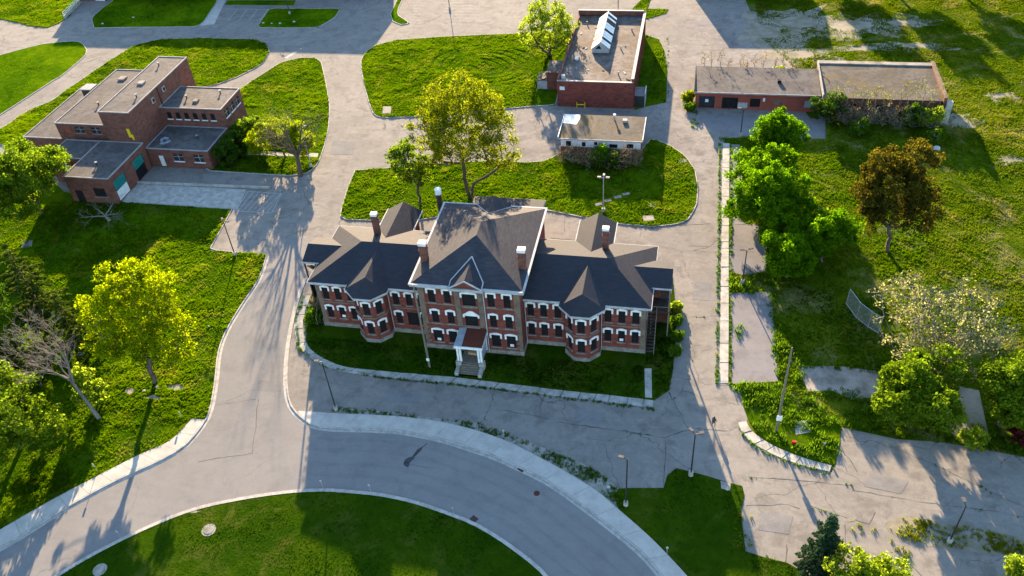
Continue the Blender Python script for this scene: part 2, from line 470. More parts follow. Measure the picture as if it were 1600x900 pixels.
SW_L_back = gp([(-120, 900), (-60, 865), (0, 829), (80, 783), (150, 746), (215, 713), (262, 692), (285, 672), (300, 655)], 5, False)
slab_walk('pavement', offset_line(RING_OUT_L, .22), SW_L_back, [i / 13 for i in range(14)], .15, 'concrete', 'pale concrete pavement along the left arm of the ring road', .03, .004)
SW_R_back = gp([(467, 643), (500, 645), (540, 647.5), (600, 650), (667, 656), (733, 670), (787, 688), (833, 710), (883, 737), (933, 768), (967, 797), (1017, 841), (1067, 893), (1125, 960)], 4, False)
SW_R_front = offset_line(gp([(465, 648), (489, 667), (524, 671), (573, 672), (624, 675), (669, 683), (702, 691), (735, 702), (769, 713), (800, 727), (835, 743), (867, 761), (917, 797), (960, 830), (1000, 863), (1033, 900), (1085, 965)], 4, False), .22)
slab_walk('pavement', SW_R_front, SW_R_back, [i / 15 for i in range(16)], .15, 'concrete', 'pale concrete pavement curving past the front of the ring road', .03, .004)

FW_in = gp([(487, 462), (477, 490), (474, 515), (480, 537), (490, 550), (510, 562), (542, 574), (606, 581), (660, 585.5), (716, 590.5), (760, 596), (820, 603), (880, 610.5), (945, 617), (1008, 624), (1022, 626)], 5, False)
FW_out = gp([(476, 462), (464, 490), (460, 515), (468, 543), (488, 562), (508, 573), (538, 581.5), (600, 590), (654, 595), (716, 601), (770, 607), (830, 614.5), (890, 622), (945, 628.5), (1005, 636), (1021, 638)], 5, False)
cuts = [0]
while cuts[-1] < .985: cuts.append(min(1, cuts[-1] + random.choice([.028, .036, .042, .05, .055])))
slab_walk('front_walk', FW_in, FW_out, cuts, .11, 'concrete_old', 'broken old concrete walk along the front of the Victorian building', .16, .03, 'gravel')
RW_a = gp([(1129.5, 224), (1128, 300), (1127, 400), (1125.5, 500), (1124, 602)], 0, False)
RW_b = gp([(1140.5, 224), (1140, 300), (1139, 400), (1139, 500), (1138.5, 602)], 0, False)
cuts = [0]
while cuts[-1] < .985: cuts.append(min(1, cuts[-1] + (random.choice([.03, .036, .042]) if cuts[-1] < .5 else random.choice([.05, .062, .075]))))
slab_walk('side_walk', RW_a, RW_b, cuts, .1, 'concrete_old', 'straight old slab walk beside the right hand lane', .14, .03, 'gravel')
CW_a = gp([(1153, 660), (1164, 683), (1200, 707), (1250, 727), (1297, 738)], 5, False)
CW_b = gp([(1166, 658), (1178, 676), (1212, 698), (1258, 716), (1300, 728)], 5, False)
slab_walk('corner_walk', CW_a, CW_b, [0, .14, .3, .42, .58, .7, .86, 1], .1, 'concrete_old', 'short curved old slab walk round the weedy corner', .14, .03, 'gravel')
slab_walk('door_path', gp([(1007, 577), (1008, 622)], 0, False), gp([(1018.5, 577), (1019, 623)], 0, False), [0, .3, .62, 1], .2, 'concrete_old', 'narrow slab path leading to the right hand fire stairs', .06, .01, 'gravel')

# ---- lawns: raised turf beds
LW = {}
def lawn(key, pts, mat='lawn', z=.1, label=None, smooth=0):
    P = gp(pts, smooth) if pts and len(pts[0]) == 2 and smooth >= 0 else pts
    LW[key] = P
    return raised('lawn', P, 0, z, MT[mat], label, 'lawn')
def wpoly(key, P, mat, z, label):
    LW[key] = P; return raised('lawn', P, 0, z, MT[mat], label, 'lawn')

p_left = offset_line(LEFT_ROAD_L, .2)
p_sw = SW_L_back[:]
wpoly('L1', p_sw + p_left[1:] + gp([(418, 398), (327, 391), (345, 358), (362, 328), (215, 318), (180, 316), (100, 300), (40, 240), (-60, 250), (-330, 360), (-330, 1000), (-200, 960)]), 'lawn', .1, 'large overgrown lawn with trees on the left side')
lawn('L2', [(-20, 213), (10, 197), (45, 173), (82, 158), (135, 120), (175, 93), (212, 71), (250, 62), (312, 60), (400, 62), (417, 70), (421, 82), (412, 98), (398, 107), (370, 121), (334, 134), (290, 139), (230, 200), (120, 260), (60, 250), (20, 235)], label='overgrown lawn behind the flat roofed brick building')
lawn('L3', [(380, 137), (402, 122), (440, 98), (468, 91), (493, 91), (502, 98), (509, 130), (515, 168), (513, 200), (506, 230), (499, 250), (492, 262), (478, 271), (455, 274.5), (410, 272), (330, 267), (320, 262), (345, 200), (360, 150)], label='overgrown lawn right of the flat roofed brick building')
lawn('L4', [(565, 95), (572, 82), (588, 71), (620, 63), (700, 57.5), (820, 52.5), (895, 48), (880, 100), (868, 164), (835, 166), (800, 169), (700, 179), (640, 183), (600, 184), (586, 181), (579, 165), (571, 138), (566, 110)], label='overgrown lawn with swirling tyre tracks left of the skylight building')
lawn('L5', [(556, 267), (600, 264), (640, 261), (700, 255), (780, 252), (820, 255), (850, 253), (868, 245), (878, 238), (1000, 240), (1018, 217), (1045, 227), (1070, 244), (1085, 265), (1090, 292), (1088, 320), (1076, 342), (1060, 350), (1020, 354), (970, 350), (920, 341), (884, 334), (854, 328), (840, 326), (740, 330), (640, 346), (540, 343), (532, 337), (545, 292)], label='overgrown lawn right behind the Victorian building')
wpoly('L6', FW_in[14:] + gp([(1046, 610), (1052, 577), (1056, 528), (1057, 491), (1050, 430), (1000, 420), (600, 420), (500, 430), (487, 462)]), 'mown', .12, 'shaded front lawn of the Victorian building')  # darker turf than the other building lawns, deepens its shade by colour
wpoly('L7', offset_line(RING_IN, -.45) + gp([(900, 1010), (-20, 1010)]), 'mown', .1, 'mown lawn inside the curve of the ring road')
wpoly('L8', gp([(968, 798), (960, 775), (967, 764), (993, 763), (1037, 763), (1043, 743), (1057, 732), (1100, 743), (1140, 755), (1160, 760), (1163, 775), (1158, 800), (1165, 862), (1190, 870), (1230, 880), (1275, 905), (1290, 960), (1125, 958), (1067, 893), (1017, 841)]), 'mown', .09, 'mown lawn right of the ring road below the double lamp')
lawn('L9', [(-330, 170), (-100, 112), (0, 87), (40, 76), (67, 69.5), (100, 66), (120, 65), (129, 68.5), (136, 79), (133, 87), (120, 99), (96, 119), (85, 125), (0, 180), (-100, 250), (-330, 360)], mat='turf', label='bright mown lawn wedge at the far left')
lawn('L10', [(-330, 40), (-330, -40), (120, -40), (121, 10), (107, 27), (93, 36.5), (75, 43.5), (45, 41), (31, 36), (0, 30)], label='grassy bank at the top left corner')
lawn('L11', [(148, 44), (144, 29), (163, 11), (176, 3), (200, -30), (345, -30), (338, 5), (317, 36), (311, 40), (304, 42), (195, 43)], mat='turf', label='dark shaded lawn in front of the far brick building')
lawn('L12', [(404, 40), (407, 43.5), (469, 44), (497, 43), (506, 38), (523, 28), (532, 14), (422, 14)], mat='turf', label='dark shaded lawn island with white stones beside the parking stalls')
lawn('L13', [(352, 7.5), (356, 1), (462, 1), (459, 8.5)], mat='turf', label='narrow dark lawn strip beyond the parking stalls')
lawn('L14', [(1008, 55), (1030, 62), (1038, 80), (1043, 110), (1041, 160), (1012, 166), (992, 172), (990, 120)], label='grass strip right of the skylight building')
lawn('L15', [(985, 18), (1000, 2), (1020, -10), (1012, 14), (1045, 15), (1040, 22), (1010, 30), (985, 26)], label='ragged grass patch behind the skylight building')
lawn('L16', [(611, 22), (616, 12), (626, -10), (633, -10), (622, 14), (621, 24), (633, 32), (640, 37), (628, 39), (615, 34)], mat='turf', label='thin kerbed verge at the edge of the far parking lot')
for key in ('L2', 'L3', 'L4', 'L5', 'L9', 'L11', 'L12', 'L16'):
    P = LW[key]; kerb(P + P[:1], .16, .14, -1 if sum(P[i][0] * P[(i + 1) % len(P)][1] - P[(i + 1) % len(P)][0] * P[i][1] for i in range(len(P))) > 0 else 1)
kerb(gp([(418, 400), (327, 391), (362, 328)]), .16, .14, -1)
LW['R1'] = gp([(1158, 617), (1216, 598), (1250, 640), (1310, 650), (1313, 690), (1304, 727), (1258, 714), (1212, 696), (1182, 676), (1170, 657), (1163, 640)])
raised('weedy_corner', LW['R1'], 0, .09, MT['lawn'], 'weedy corner bed below the leaning utility pole', 'ground')

# worn pads on the right
def pad(pts, mat, label, z=.03, sm=0):
    return sheet('pad', gp(pts, sm), z, MT[mat], label=label, cat='pavement')
pads_px = [
    ([(1142, 458), (1205, 456), (1214, 560), (1216, 596), (1144, 600)], 'asphalt_dark', 'long rectangular asphalt pad beside the slab walk'),
    ([(1141, 352), (1185, 350), (1198, 400), (1199, 424), (1160, 430), (1140, 424)], 'asphalt_dark', 'asphalt pad below the green maples'),
    ([(1142, 226), (1156, 226), (1165, 350), (1141, 352)], 'asphalt_dark', 'narrow asphalt strip right of the slab walk'),
    ([(1247, 572), (1310, 572), (1372, 580), (1378, 622), (1330, 624), (1300, 610), (1262, 612)], 'dirty_concrete', 'broken grey concrete pad in the shade of the trees'),
    ([(1240, 660), (1264, 657), (1268, 676), (1244, 680)], 'concrete_old', 'small square concrete pad in the weedy corner'),
    ([(1480, 600), (1530, 610), (1545, 680), (1505, 692), (1478, 670)], 'dirt', 'bare dirt patch between the two right hand trees'),
]
PADS = []
for i, (pp, m, lb) in enumerate(pads_px):
    PADS.append(gp(pp)); pad(pp, m, lb, .03 if i != 4 else .115)
for i, (c, rx, ry) in enumerate([((1200, 50), 60, 30), ((1250, 35), 85, 26), ((1330, 40), 100, 22), ((1410, 36), 70, 14), ((1250, 85), 65, 18), ((1430, 72), 60, 10), ((1350, 75), 60, 8), ((1500, 190), 35, 12), ((1560, 150), 30, 9), ((1580, 250), 28, 10)]):
    pts = []
    for k in range(22):
        a = k / 22 * 2 * math.pi; r = random.uniform(.4, 1.25)
        pts.append((c[0] + rx * r * math.cos(a), c[1] + ry * r * math.sin(a)))
    sheet('dirt_patch', gp(pts, 3), .0215 + i * .0015, MT['dirt'], label='bare pale dirt patch in the far meadow', cat='dirt')
    PADS.append(gp([(c[0] + rx * .35 * math.cos(a), c[1] + ry * .35 * math.sin(a)) for a in np.linspace(0, 6.28, 14)[:-1]]))
# stretches of different paving
sheet('worn_asphalt', gp([(640, 186), (700, 181), (800, 172), (868, 167), (985, 174), (1012, 168), (1040, 165), (1045, 120), (1042, 60), (1060, 30), (1130, 20), (1165, 60), (1185, 95), (1085, 108), (1082, 185), (1090, 205), (1110, 214), (1118, 240), (1100, 300), (1096, 345), (1060, 356), (1022, 358), (970, 354), (920, 345), (860, 338),
      (1092, 290), (1086, 262), (1070, 240), (1045, 224), (1018, 213), (1000, 238), (876, 236), (862, 246), (820, 252), (780, 249), (690, 252), (640, 258)]), .0165, MT['asphalt_worn'], label='blotched worn paving round the white roofed shed', cat='asphalt')
sheet('driveway', gp([(212, 287), (385, 296), (372, 327), (215, 317), (190, 318)]), .022, MT['concrete_old'], label='concrete driveway leading to the green garage doors', cat='driveway')
sheet('forecourt', gp([(1092, 178), (1290, 186), (1290, 217), (1190, 214), (1130, 211), (1100, 196)]), .02, MT['asphalt_dark'], label='shaded asphalt forecourt of the red brick garages', cat='asphalt')
tag(MB().obox(at(300, 290), (.9995, .03), 15.5, .14, 0, .45).build('low_wall', MT['concrete_old']), 'low concrete wall along the driveway of the flat roofed building', 'wall')
sheet('footpath', gp([(374, 236), (498, 240), (497, 246), (374, 242)]), .106, MT['concrete_old'], label='thin concrete footpath crossing the lawn below the yellow bush', cat='path')
sheet('far_footpath', gp([(313, 40), (339, 3), (345, -20), (358, -20), (352, 3), (335, 38)]), .02, MT['concrete'], label='pale footpath between the far shaded lawn and parking stalls', cat='path')
for i, (u, v) in enumerate([((930, 318), (941, 322)), ((943, 311), (957, 317)), ((959, 306), (972, 311)), ((973, 302), (984, 305))]):
    a = at(*u); b = at(*v)
    tag(MB().obox(((a[0] + b[0]) / 2, (a[1] + b[1]) / 2), (math.cos(.42), math.sin(.42)), .62, .36, 0, .14).build('stepping_slab', MT['dirty_concrete']),
        ['stepping slab nearest the three headed lamp', 'second stepping slab from the three headed lamp', 'third stepping slab from the three headed lamp', 'stepping slab farthest from the three headed lamp'][i], 'slab', 'stepping slabs behind the Victorian building')
for pp, lb in [([(1004, 338), (1021, 337), (1023, 345), (1006, 346)], 'square grey hatch cover in the rear lawn'), ([(1013, 318), (1024, 317), (1025, 324), (1014, 325)], 'smaller grey hatch cover in the rear lawn'),
               ([(599, 167), (612, 167), (611, 178), (598, 178)], 'square concrete hatch in the corner of the tyre track lawn'), ([(913, 260), (930, 250), (934, 256), (916, 267)], 'loose pale slab in front of the white shed'),
               ([(881, 245), (900, 250), (897, 254), (880, 249)], 'flat slab at the left foot of the white shed'), ([(1060, 248), (1074, 250), (1072, 256), (1060, 255)], 'brownish slab at the right edge of the rear lawn'),
               ([(35, 376), (52, 376), (50, 386), (34, 388)], 'grey slab in the shade of the left trees'), ([(1126, 752), (1142, 756), (1141, 768), (1127, 764)], 'broken concrete slab at the top of the right mown lawn')]:
    tag(MB().prism(gp(pp), 0, .13).build('hatch', MT['dirty_concrete']), lb, 'slab')

sheet('verge', gp([(520, 642), (540, 637), (600, 643), (660, 651), (700, 655), (745, 661), (800, 681), (860, 704), (905, 722), (940, 738), (957, 755), (990, 788), (975, 800), (967, 797), (933, 768), (883, 737), (833, 710), (787, 688), (733, 670), (667, 656), (600, 650), (540, 647.5)], 2), .021, MT['gravel'], label='gritty weedy verge behind the curved pavement', cat='verge')
sheet('median', gp([(1383, 818), (1420, 806), (1470, 817), (1540, 827), (1620, 850), (1620, 872), (1520, 862), (1450, 853), (1400, 838)], 3), .021, MT['dirt'], label='dry weedy median strip at the foot of the lower right lamp', cat='verge')

# painted lines
def line(parent, a, b, w=.12, z=.026, mat='paint_line', name='painted_line'):
    A = at(*a); B = at(*b); L = math.hypot(B[0] - A[0], B[1] - A[1]); u = ((B[0] - A[0]) / L, (B[1] - A[1]) / L)
    n = (-u[1] * w / 2, u[0] * w / 2)
    return MB().quad((A[0] - n[0], A[1] - n[1], z), (B[0] - n[0], B[1] - n[1], z), (B[0] + n[0], B[1] + n[1], z), (A[0] + n[0], A[1] + n[1], z)).build(name, MT[mat], parent)
for a, b in [((388, 299), (440, 303)), ((440, 303), (425, 333)), ((369, 330), (425, 333)), ((388, 299), (369, 330))]: line(paved, a, b, .16)
for k in range(7):
    t = (k + .5) / 7; x0 = 372 + 6 * t; line(paved, (368 + 56 * t * .95, 330 + 2.5 * t), (min(440, 392 + 60 * t), 300 + 2 * t), .14, .03)
for k in range(4): line(paved, (357 + k * 16.5, 31.5), (371 + k * 16.5 - k * .5, 14.5), .16)
line(paved, (352, 14), (421, 15), .16, .03)
for k in range(9): line(paved, (640, 4 + k * 4.6), (662, 4 + k * 4.6), .14)
for k in range(8): line(paved, (690 + 2 * k, 4 + k * 4.8), (735 + 2 * k, 4.3 + k * 4.8), .14)
line(paved, (447, 91), (463, 81), .9, .024)
# sealed seams and cracks
def seam(pts, w=.09, z=.024, mat='crack'):
    P = []
    W = gp(pts, 0, False)
    for i in range(len(W) - 1):
        n = max(2, int(math.hypot(W[i + 1][0] - W[i][0], W[i + 1][1] - W[i][1]) / .7))
        for k in range(n):
            t = k / n; P.append((W[i][0] + (W[i + 1][0] - W[i][0]) * t + random.gauss(0, .06), W[i][1] + (W[i + 1][1] - W[i][1]) * t + random.gauss(0, .06)))
    P.append(W[-1])
    mb = MB(); ws = [w * random.choice([.35, .6, 1, 1.5, .8]) / 2 for _ in P]; Lf = [offset_line(P, a)[i] for i, a in enumerate(ws)]; Rt = [offset_line(P, -a)[i] for i, a in enumerate(ws)]
    for i in range(len(P) - 1): mb.quad((*Rt[i], z), (*Rt[i + 1], z), (*Lf[i + 1], z), (*Lf[i], z))
    return mb.build('crack', MT[mat], paved)
for s_ in [[(1046, 614), (1060, 640), (1075, 668)], [(1075, 668), (1115, 672), (1140, 674), (1158, 664)], [(850, 622), (843, 645)], [(975, 632), (968, 665)], [(870, 660), (960, 672), (1040, 684), (1076, 672)], [(1040, 684), (1038, 762)],
           [(470, 585), (500, 590), (520, 600)], [(1060, 494), (1100, 496), (1124, 494)], [(1062, 352), (1110, 350)], [(1058, 582), (1072, 584)], [(1170, 745), (1260, 752), (1330, 758)], [(1330, 765), (1440, 785), (1560, 800), (1600, 808)],
           [(1165, 790), (1230, 788), (1250, 795)], [(1260, 790), (1360, 820), (1368, 800)], [(1320, 820), (1322, 870)], [(1230, 850), (1228, 880)], [(1395, 700), (1470, 730), (1550, 770), (1600, 792)], [(883, 335), (882, 362)], [(1003, 352), (1000, 372)], [(1076, 384), (1110, 386)],
           [(860, 372), (912, 376)], [(340, 633), (400, 624)], [(404, 624), (395, 708), (310, 722)], [(440, 96), (455, 76)], [(905, 18), (1000, 14)], [(700, 30), (800, 45)], [(660, 38), (720, 12)], [(1310, 700), (1330, 720), (1340, 738)], [(1400, 860), (1440, 900)], [(780, 640), (860, 655)]]:
    seam(s_, random.uniform(.05, .11))
seam([(634, 727), (642, 718), (655, 704), (668, 693)], .35, .026, 'tar')
seam([(636, 724), (668, 731)], .1, .025, 'tar')
pk = gp([(631, 726), (634, 718), (643, 714), (648, 716), (641, 723), (638, 730)], 4)
sheet('tar_patch', pk, .028, MT['tar'], label='dark club shaped tar patch on the ring road', cat='patch')
for pp, lb in [((839, 771), 'round brown manhole cover on the ring road')]:
    c = at(*pp); tag(MB().prism([(c[0] + .38 * math.cos(a), c[1] + .38 * math.sin(a)) for a in np.linspace(0, 6.28, 17)[:-1]], .0, .03).build('manhole_cover', MT['rust']), lb, 'manhole')
for pp, lb, an in [((815, 733), 'rusty kerbside drain grate on the outer kerb of the ring road', -.55), ((741, 811), 'rusty kerbside drain grate on the inner kerb of the ring road', -.55)]:
    c = at(*pp); u = (math.cos(an), math.sin(an)); root = thing('drain_grate', lb, 'drain', (c[0], c[1], 0), 'drain grates of the ring road')
    fr = MB().obox(c, u, .42, .35, 0, .03).build('frame', MT['rust'], root)
    for k in range(5):
        q = (c[0] + u[0] * (-.32 + .16 * k), c[1] + u[1] * (-.32 + .16 * k)); MB().obox(q, (-u[1], u[0]), .3, .04, .03, .05).build('bar', MT['metal_dark'], root)
for pp, r, lb in [((327, 829), .85, 'round worn well cover in the mown lawn below the ring road'), ((157, 891), .8, 'grey round cover at the bottom left edge of the mown lawn')]:
    c = at(*pp); root = thing('well_cover', lb, 'well cover', (c[0], c[1], 0))
    MB().prism([(c[0] + r * math.cos(a), c[1] + r * math.sin(a)) for a in np.linspace(0, 6.28, 25)[:-1]], 0, .14).build('ring', MT['gravel'], root)
    MB().prism([(c[0] + r * .7 * math.cos(a), c[1] + r * .7 * math.sin(a)) for a in np.linspace(0, 6.28, 21)[:-1]], .0, .17).build('lid', MT['gravel'], root)

for k, (pp, rx, ry) in enumerate([((205, 612), 9, 5), ((275, 606), 16, 5), ((240, 622), 12, 4), ((300, 800), 14, 3), ((680, 250), 10, 3), ((1150, 300), 3, 30), ((1330, 812), 9, 4), ((1030, 24), 26, 5), ((1100, 36), 20, 5), ((1098, 48), 8, 3), ((640, 200), 18, 7), ((700, 210), 20, 8), ((930, 30), 10, 3)]):
    pts = [(pp[0] + rx * random.uniform(.5, 1.15) * math.cos(a), pp[1] + ry * random.uniform(.5, 1.15) * math.sin(a)) for a in np.linspace(0, 6.28, 15)[:-1]]
    onl = k in (0, 1, 2, 3)
    sheet('bare_spot' if onl else 'stain', gp(pts, 3), (.106 if onl else .0235) + k * .0006, MT['dirt' if onl or k == 6 else 'asphalt_dark'], label='worn bare soil spot in the lawn' if onl else 'dark stain on the old paving', cat='patch')
    if onl: PADS.append(gp(pts))

mid_r = resample(RING_OUT_R, n=80)
for off_ in (1.7, 3.4, 5.6, 7.3):
    Lr = offset_line(mid_r, -off_); mb = MB()
    for i in range(2, len(Lr) - 1):
        w0, w1 = .28 + .12 * math.sin(i * .7 + off_), .28 + .12 * math.sin((i + 1) * .7 + off_)
        a0 = offset_line(mid_r, -off_ - w0)[i]; a1 = offset_line(mid_r, -off_ - w1)[i + 1]; b0 = offset_line(mid_r, -off_ + w0)[i]; b1 = offset_line(mid_r, -off_ + w1)[i + 1]
        mb.quad((*a0, .0225), (*a1, .0225), (*b1, .0225), (*b0, .0225))
    mb.build('tyre_track', MT['tyre_wear'], paved)
for k, pp in enumerate([[(404, 594), (441, 596), (440, 612), (403, 610)], [(470, 150), (490, 149), (488, 172), (468, 173)], [(1085, 440), (1112, 442), (1110, 470), (1082, 468)], [(900, 640), (945, 645), (940, 662), (896, 657)], [(600, 612), (660, 616), (655, 632), (598, 628)], [(1360, 740), (1420, 752), (1408, 772), (1350, 760)], [(1190, 800), (1240, 806), (1232, 835), (1184, 828)], [(520, 220), (556, 221), (552, 242), (516, 241)], [(300, 44), (345, 45), (340, 54), (296, 53)], [(1060, 130), (1078, 130), (1078, 160), (1060, 160)]]):
    sheet('repair_patch', gp(pp), .0245 + k * .0004, MT['repair'], parent=paved)

# ------------------------------------------------------------------ building helpers
def facade(mb, o, u, W, z0, z1, ops=(), depth=.22):
    """wall from o along unit u (outside on the right hand), with real openings (centre, bottom, top, width)"""
    inn = (-u[1], u[0])
    us = sorted({0.0, W} | {c - w / 2 for c, b, t, w in ops} | {c + w / 2 for c, b, t, w in ops})
    zs = sorted({z0, z1} | {b for c, b, t, w in ops} | {t for c, b, t, w in ops})
    P = lambda a, z, d=0: (o[0] + u[0] * a + inn[0] * d, o[1] + u[1] * a + inn[1] * d, z)
    for i in range(len(us) - 1):
        for j in range(len(zs) - 1):
            a, b = us[i], us[i + 1]; c, d = zs[j], zs[j + 1]; m = (a + b) / 2; n = (c + d) / 2
            if any(abs(m - q[0]) < q[3] / 2 and q[1] < n < q[2] for q in ops): continue
            mb.quad(P(a, c), P(b, c), P(b, d), P(a, d))
    for c, b, t, w in ops:
        l, r = c - w / 2, c + w / 2
        mb.quad(P(l, b), P(l, b, depth), P(l, t, depth), P(l, t)); mb.quad(P(r, b, depth), P(r, b), P(r, t), P(r, t, depth))
        mb.quad(P(l, b, depth), P(l, b), P(r, b), P(r, b, depth)); mb.quad(P(l, t), P(l, t, depth), P(r, t, depth), P(r, t))
    return mb

CACHE = {}
def cached(key, fn):
    if key not in CACHE: CACHE[key] = fn()
    return CACHE[key]
def put(name, me, parent, loc, rz=0.0):
    o = bpy.data.objects.new(name, me)
    link(o, parent, loc); o.rotation_euler = (0, 0, rz)
    return o
def hood(w, h, rise, ear, th=.2):
    mb = MB(); hw = w / 2; ns = 8
    inn = [(-hw, h - ear), (-hw, h)] + [(-hw + w * k / ns, h + rise * .0) for k in range(1, ns)] + [(hw, h), (hw, h - ear)]
    out = [(-hw - th, h - ear), (-hw - th, h + th * .7)] + [(-hw + w * k / ns, h + th + rise * math.sin(math.pi * k / ns)) for k in range(1, ns)] + [(hw + th, h + th * .7), (hw + th, h - ear)]
    for i in range(len(inn) - 1):
        a, b, c, d = inn[i], inn[i + 1], out[i + 1], out[i]
        for (p, q) in ((a, b), (b, c), (c, d), (d, a)):
            mb.quad((p[0], -.09, p[1]), (q[0], -.09, q[1]), (q[0], .03, q[1]), (p[0], .03, p[1]))
        mb.quad((d[0], -.09, d[1]), (c[0], -.09, c[1]), (b[0], -.09, b[1]), (a[0], -.09, a[1]))
    return mb
def window(parent, x, y, z, w, h, nrm=(0, -1), style='hood', board='black_board', sill='stone', notice=False, depth=.2):
    """window part with lintel and sill; x, y, z = middle of its bottom edge on the wall plane"""
    rz = math.atan2(nrm[1], nrm[0]) + math.pi / 2
    pl = wl(parent)
    me = cached(('board', round(w, 2), round(h, 2), board, depth), lambda: MB().box(-w / 2, w / 2, depth - .03, depth + .05, 0, h).mesh('window', mat=MT[board]))
    o = put('window', me, parent, (x - pl.x, y - pl.y, z - pl.z), rz)
    if style == 'hood':
        put('lintel', cached(('hood', round(w, 2), round(h, 2)), lambda: hood(w, h, .14, .66, .24).mesh('lintel', mat=MT['white'])), o, (0, 0, 0))
    elif style == 'arch':
        put('lintel', cached(('arch', round(w, 2), round(h, 2)), lambda: hood(w, h, .62, .3, .26).mesh('lintel', mat=MT['white'])), o, (0, 0, 0))
    elif style == 'frame':
        put('frame', cached(('frm', round(w, 2), round(h, 2)), lambda: MB().box(-.03, .03, .12, .17, 0, h).box(-w / 2, w / 2, .12, .165, h * .55 - .03, h * .55 + .03).mesh('frame', mat=MT['trim'])), o, (0, 0, 0))
    if sill:
        put('sill', cached(('sill', round(w, 2), sill), lambda: MB().box(-w / 2 - .15, w / 2 + .15, -.12, .12, -.18, -.005).mesh('sill', mat=MT[sill])), o, (0, 0, 0))
    if notice:
        put('notice', cached('notice', lambda: MB().box(-.26, .26, .14, .165, .06, .5).mesh('notice', mat=MT['white'])), o, (0, 0, 0))
    return o
def ring_box(mb, x0, x1, y0, y1, z0, z1, w):
    mb.box(x0, x1, y0, y0 + w, z0, z1); mb.box(x0, x1, y1 - w, y1, z0, z1)
    mb.box(x0, x0 + w, y0 + w, y1 - w, z0, z1); mb.box(x1 - w, x1, y0 + w, y1 - w, z0, z1); return mb
def ring_poly(mb, P, inset, z0, z1):
    """closed moulding following polygon P (counter-clockwise), inset inward"""
    n = len(P)
    Q = []
    for i in range(n):
        a, b, c = Vector(P[i - 1]), Vector(P[i]), Vector(P[(i + 1) % n])
        d1 = (b - a).normalized(); d2 = (c - b).normalized(); n1 = Vector((-d1.y, d1.x)); n2 = Vector((-d2.y, d2.x)); m = (n1 + n2).normalized()
        k = inset / max(.3, m.dot(n1)); Q.append((b.x + m.x * k, b.y + m.y * k))
    for i in range(n):
        j = (i + 1) % n; mb.prism([P[i], P[j], Q[j], Q[i]], z0, z1)
    return mb
def flat_block(root, x0, x1, y0, y1, z0, z1, wall, roof, ops={}, cop='edge', para=.1, name='wall'):
    mb = MB()
    facade(mb, (x0, y0), (1, 0), x1 - x0, z0, z1, ops.get('s', ()))
    facade(mb, (x1, y0), (0, 1), y1 - y0, z0, z1, ops.get('e', ()))
    facade(mb, (x1, y1), (-1, 0), x1 - x0, z0, z1, ops.get('n', ()))
    facade(mb, (x0, y1), (0, -1), y1 - y0, z0, z1, ops.get('w', ()))
    mb.build(name, MT[wall], root)
    MB().quad((x0 + .2, y0 + .2, z1 - .02), (x1 - .2, y0 + .2, z1 - .02), (x1 - .2, y1 - .2, z1 - .02), (x0 + .2, y1 - .2, z1 - .02)).build('roof', MT[roof], root)
    ring_box(MB(), x0 - .06, x1 + .06, y0 - .06, y1 + .06, z1 - .1, z1 + para, .18).build('coping', MT[cop], root)

# ------------------------------------------------------------------ the Victorian building
VB = thing('victorian_building', 'abandoned red brick Victorian building with dark hipped roofs and boarded windows', 'building', (0, 0, 0))
CX, CY1, CE = 6.9, 17.3, 12.35          # centre block
W0, W1 = 6.9, 23.3; WY0, WY1, WE = 2.6, 14.6, 8.88
cw = [(-5.15, 8.8, 11.05, .95), (-2.95, 8.8, 11.05, .95), (3.05, 8.8, 11.05, .95), (5.22, 8.8, 11.05, .95),
      (-5.05, 5.1, 7.3, .95), (-2.85, 5.1, 7.3, .95), (3.1, 5.1, 7.3, .95), (5.25, 5.1, 7.3, .95),
      (-5.07, 1.45, 3.7, 1.35), (-2.9, 1.45, 3.7, 1.25), (3.2, 1.45, 3.7, 1.25), (5.35, 1.45, 3.7, 1.3),
      (0.0, 8.5, 10.75, 1.85), (0.05, 4.75, 6.85, 1.8), (0.2, .9, 3.4, 1.7)]
mb = MB()
facade(mb, (-CX, 0), (1, 0), 2 * CX, 0, CE, [(c + CX, b, t, w) for c, b, t, w in cw])
ops_side = [(4.0, 9.0, 11.0, .9), (9.0, 9.2, 10.9, .9)]
facade(mb, (CX, 0), (0, 1), CY1, 0, CE, []); facade(mb, (CX, CY1), (-1, 0), 2 * CX, 0, CE, []); facade(mb, (-CX, CY1), (0, -1), CY1, 0, CE, [])
mb.build('wall', MT['brick'], VB)
for i, (c, b, t, w) in enumerate(cw):
    if i < 14:
        window(VB, c, 0, b, w, t - b, style='arch' if i == 13 else 'hood', notice=i in (8, 11))
MB().box(-.62, 1.02, .16, .24, .9, 3.4).build('door', MT['wood_dark'], VB)
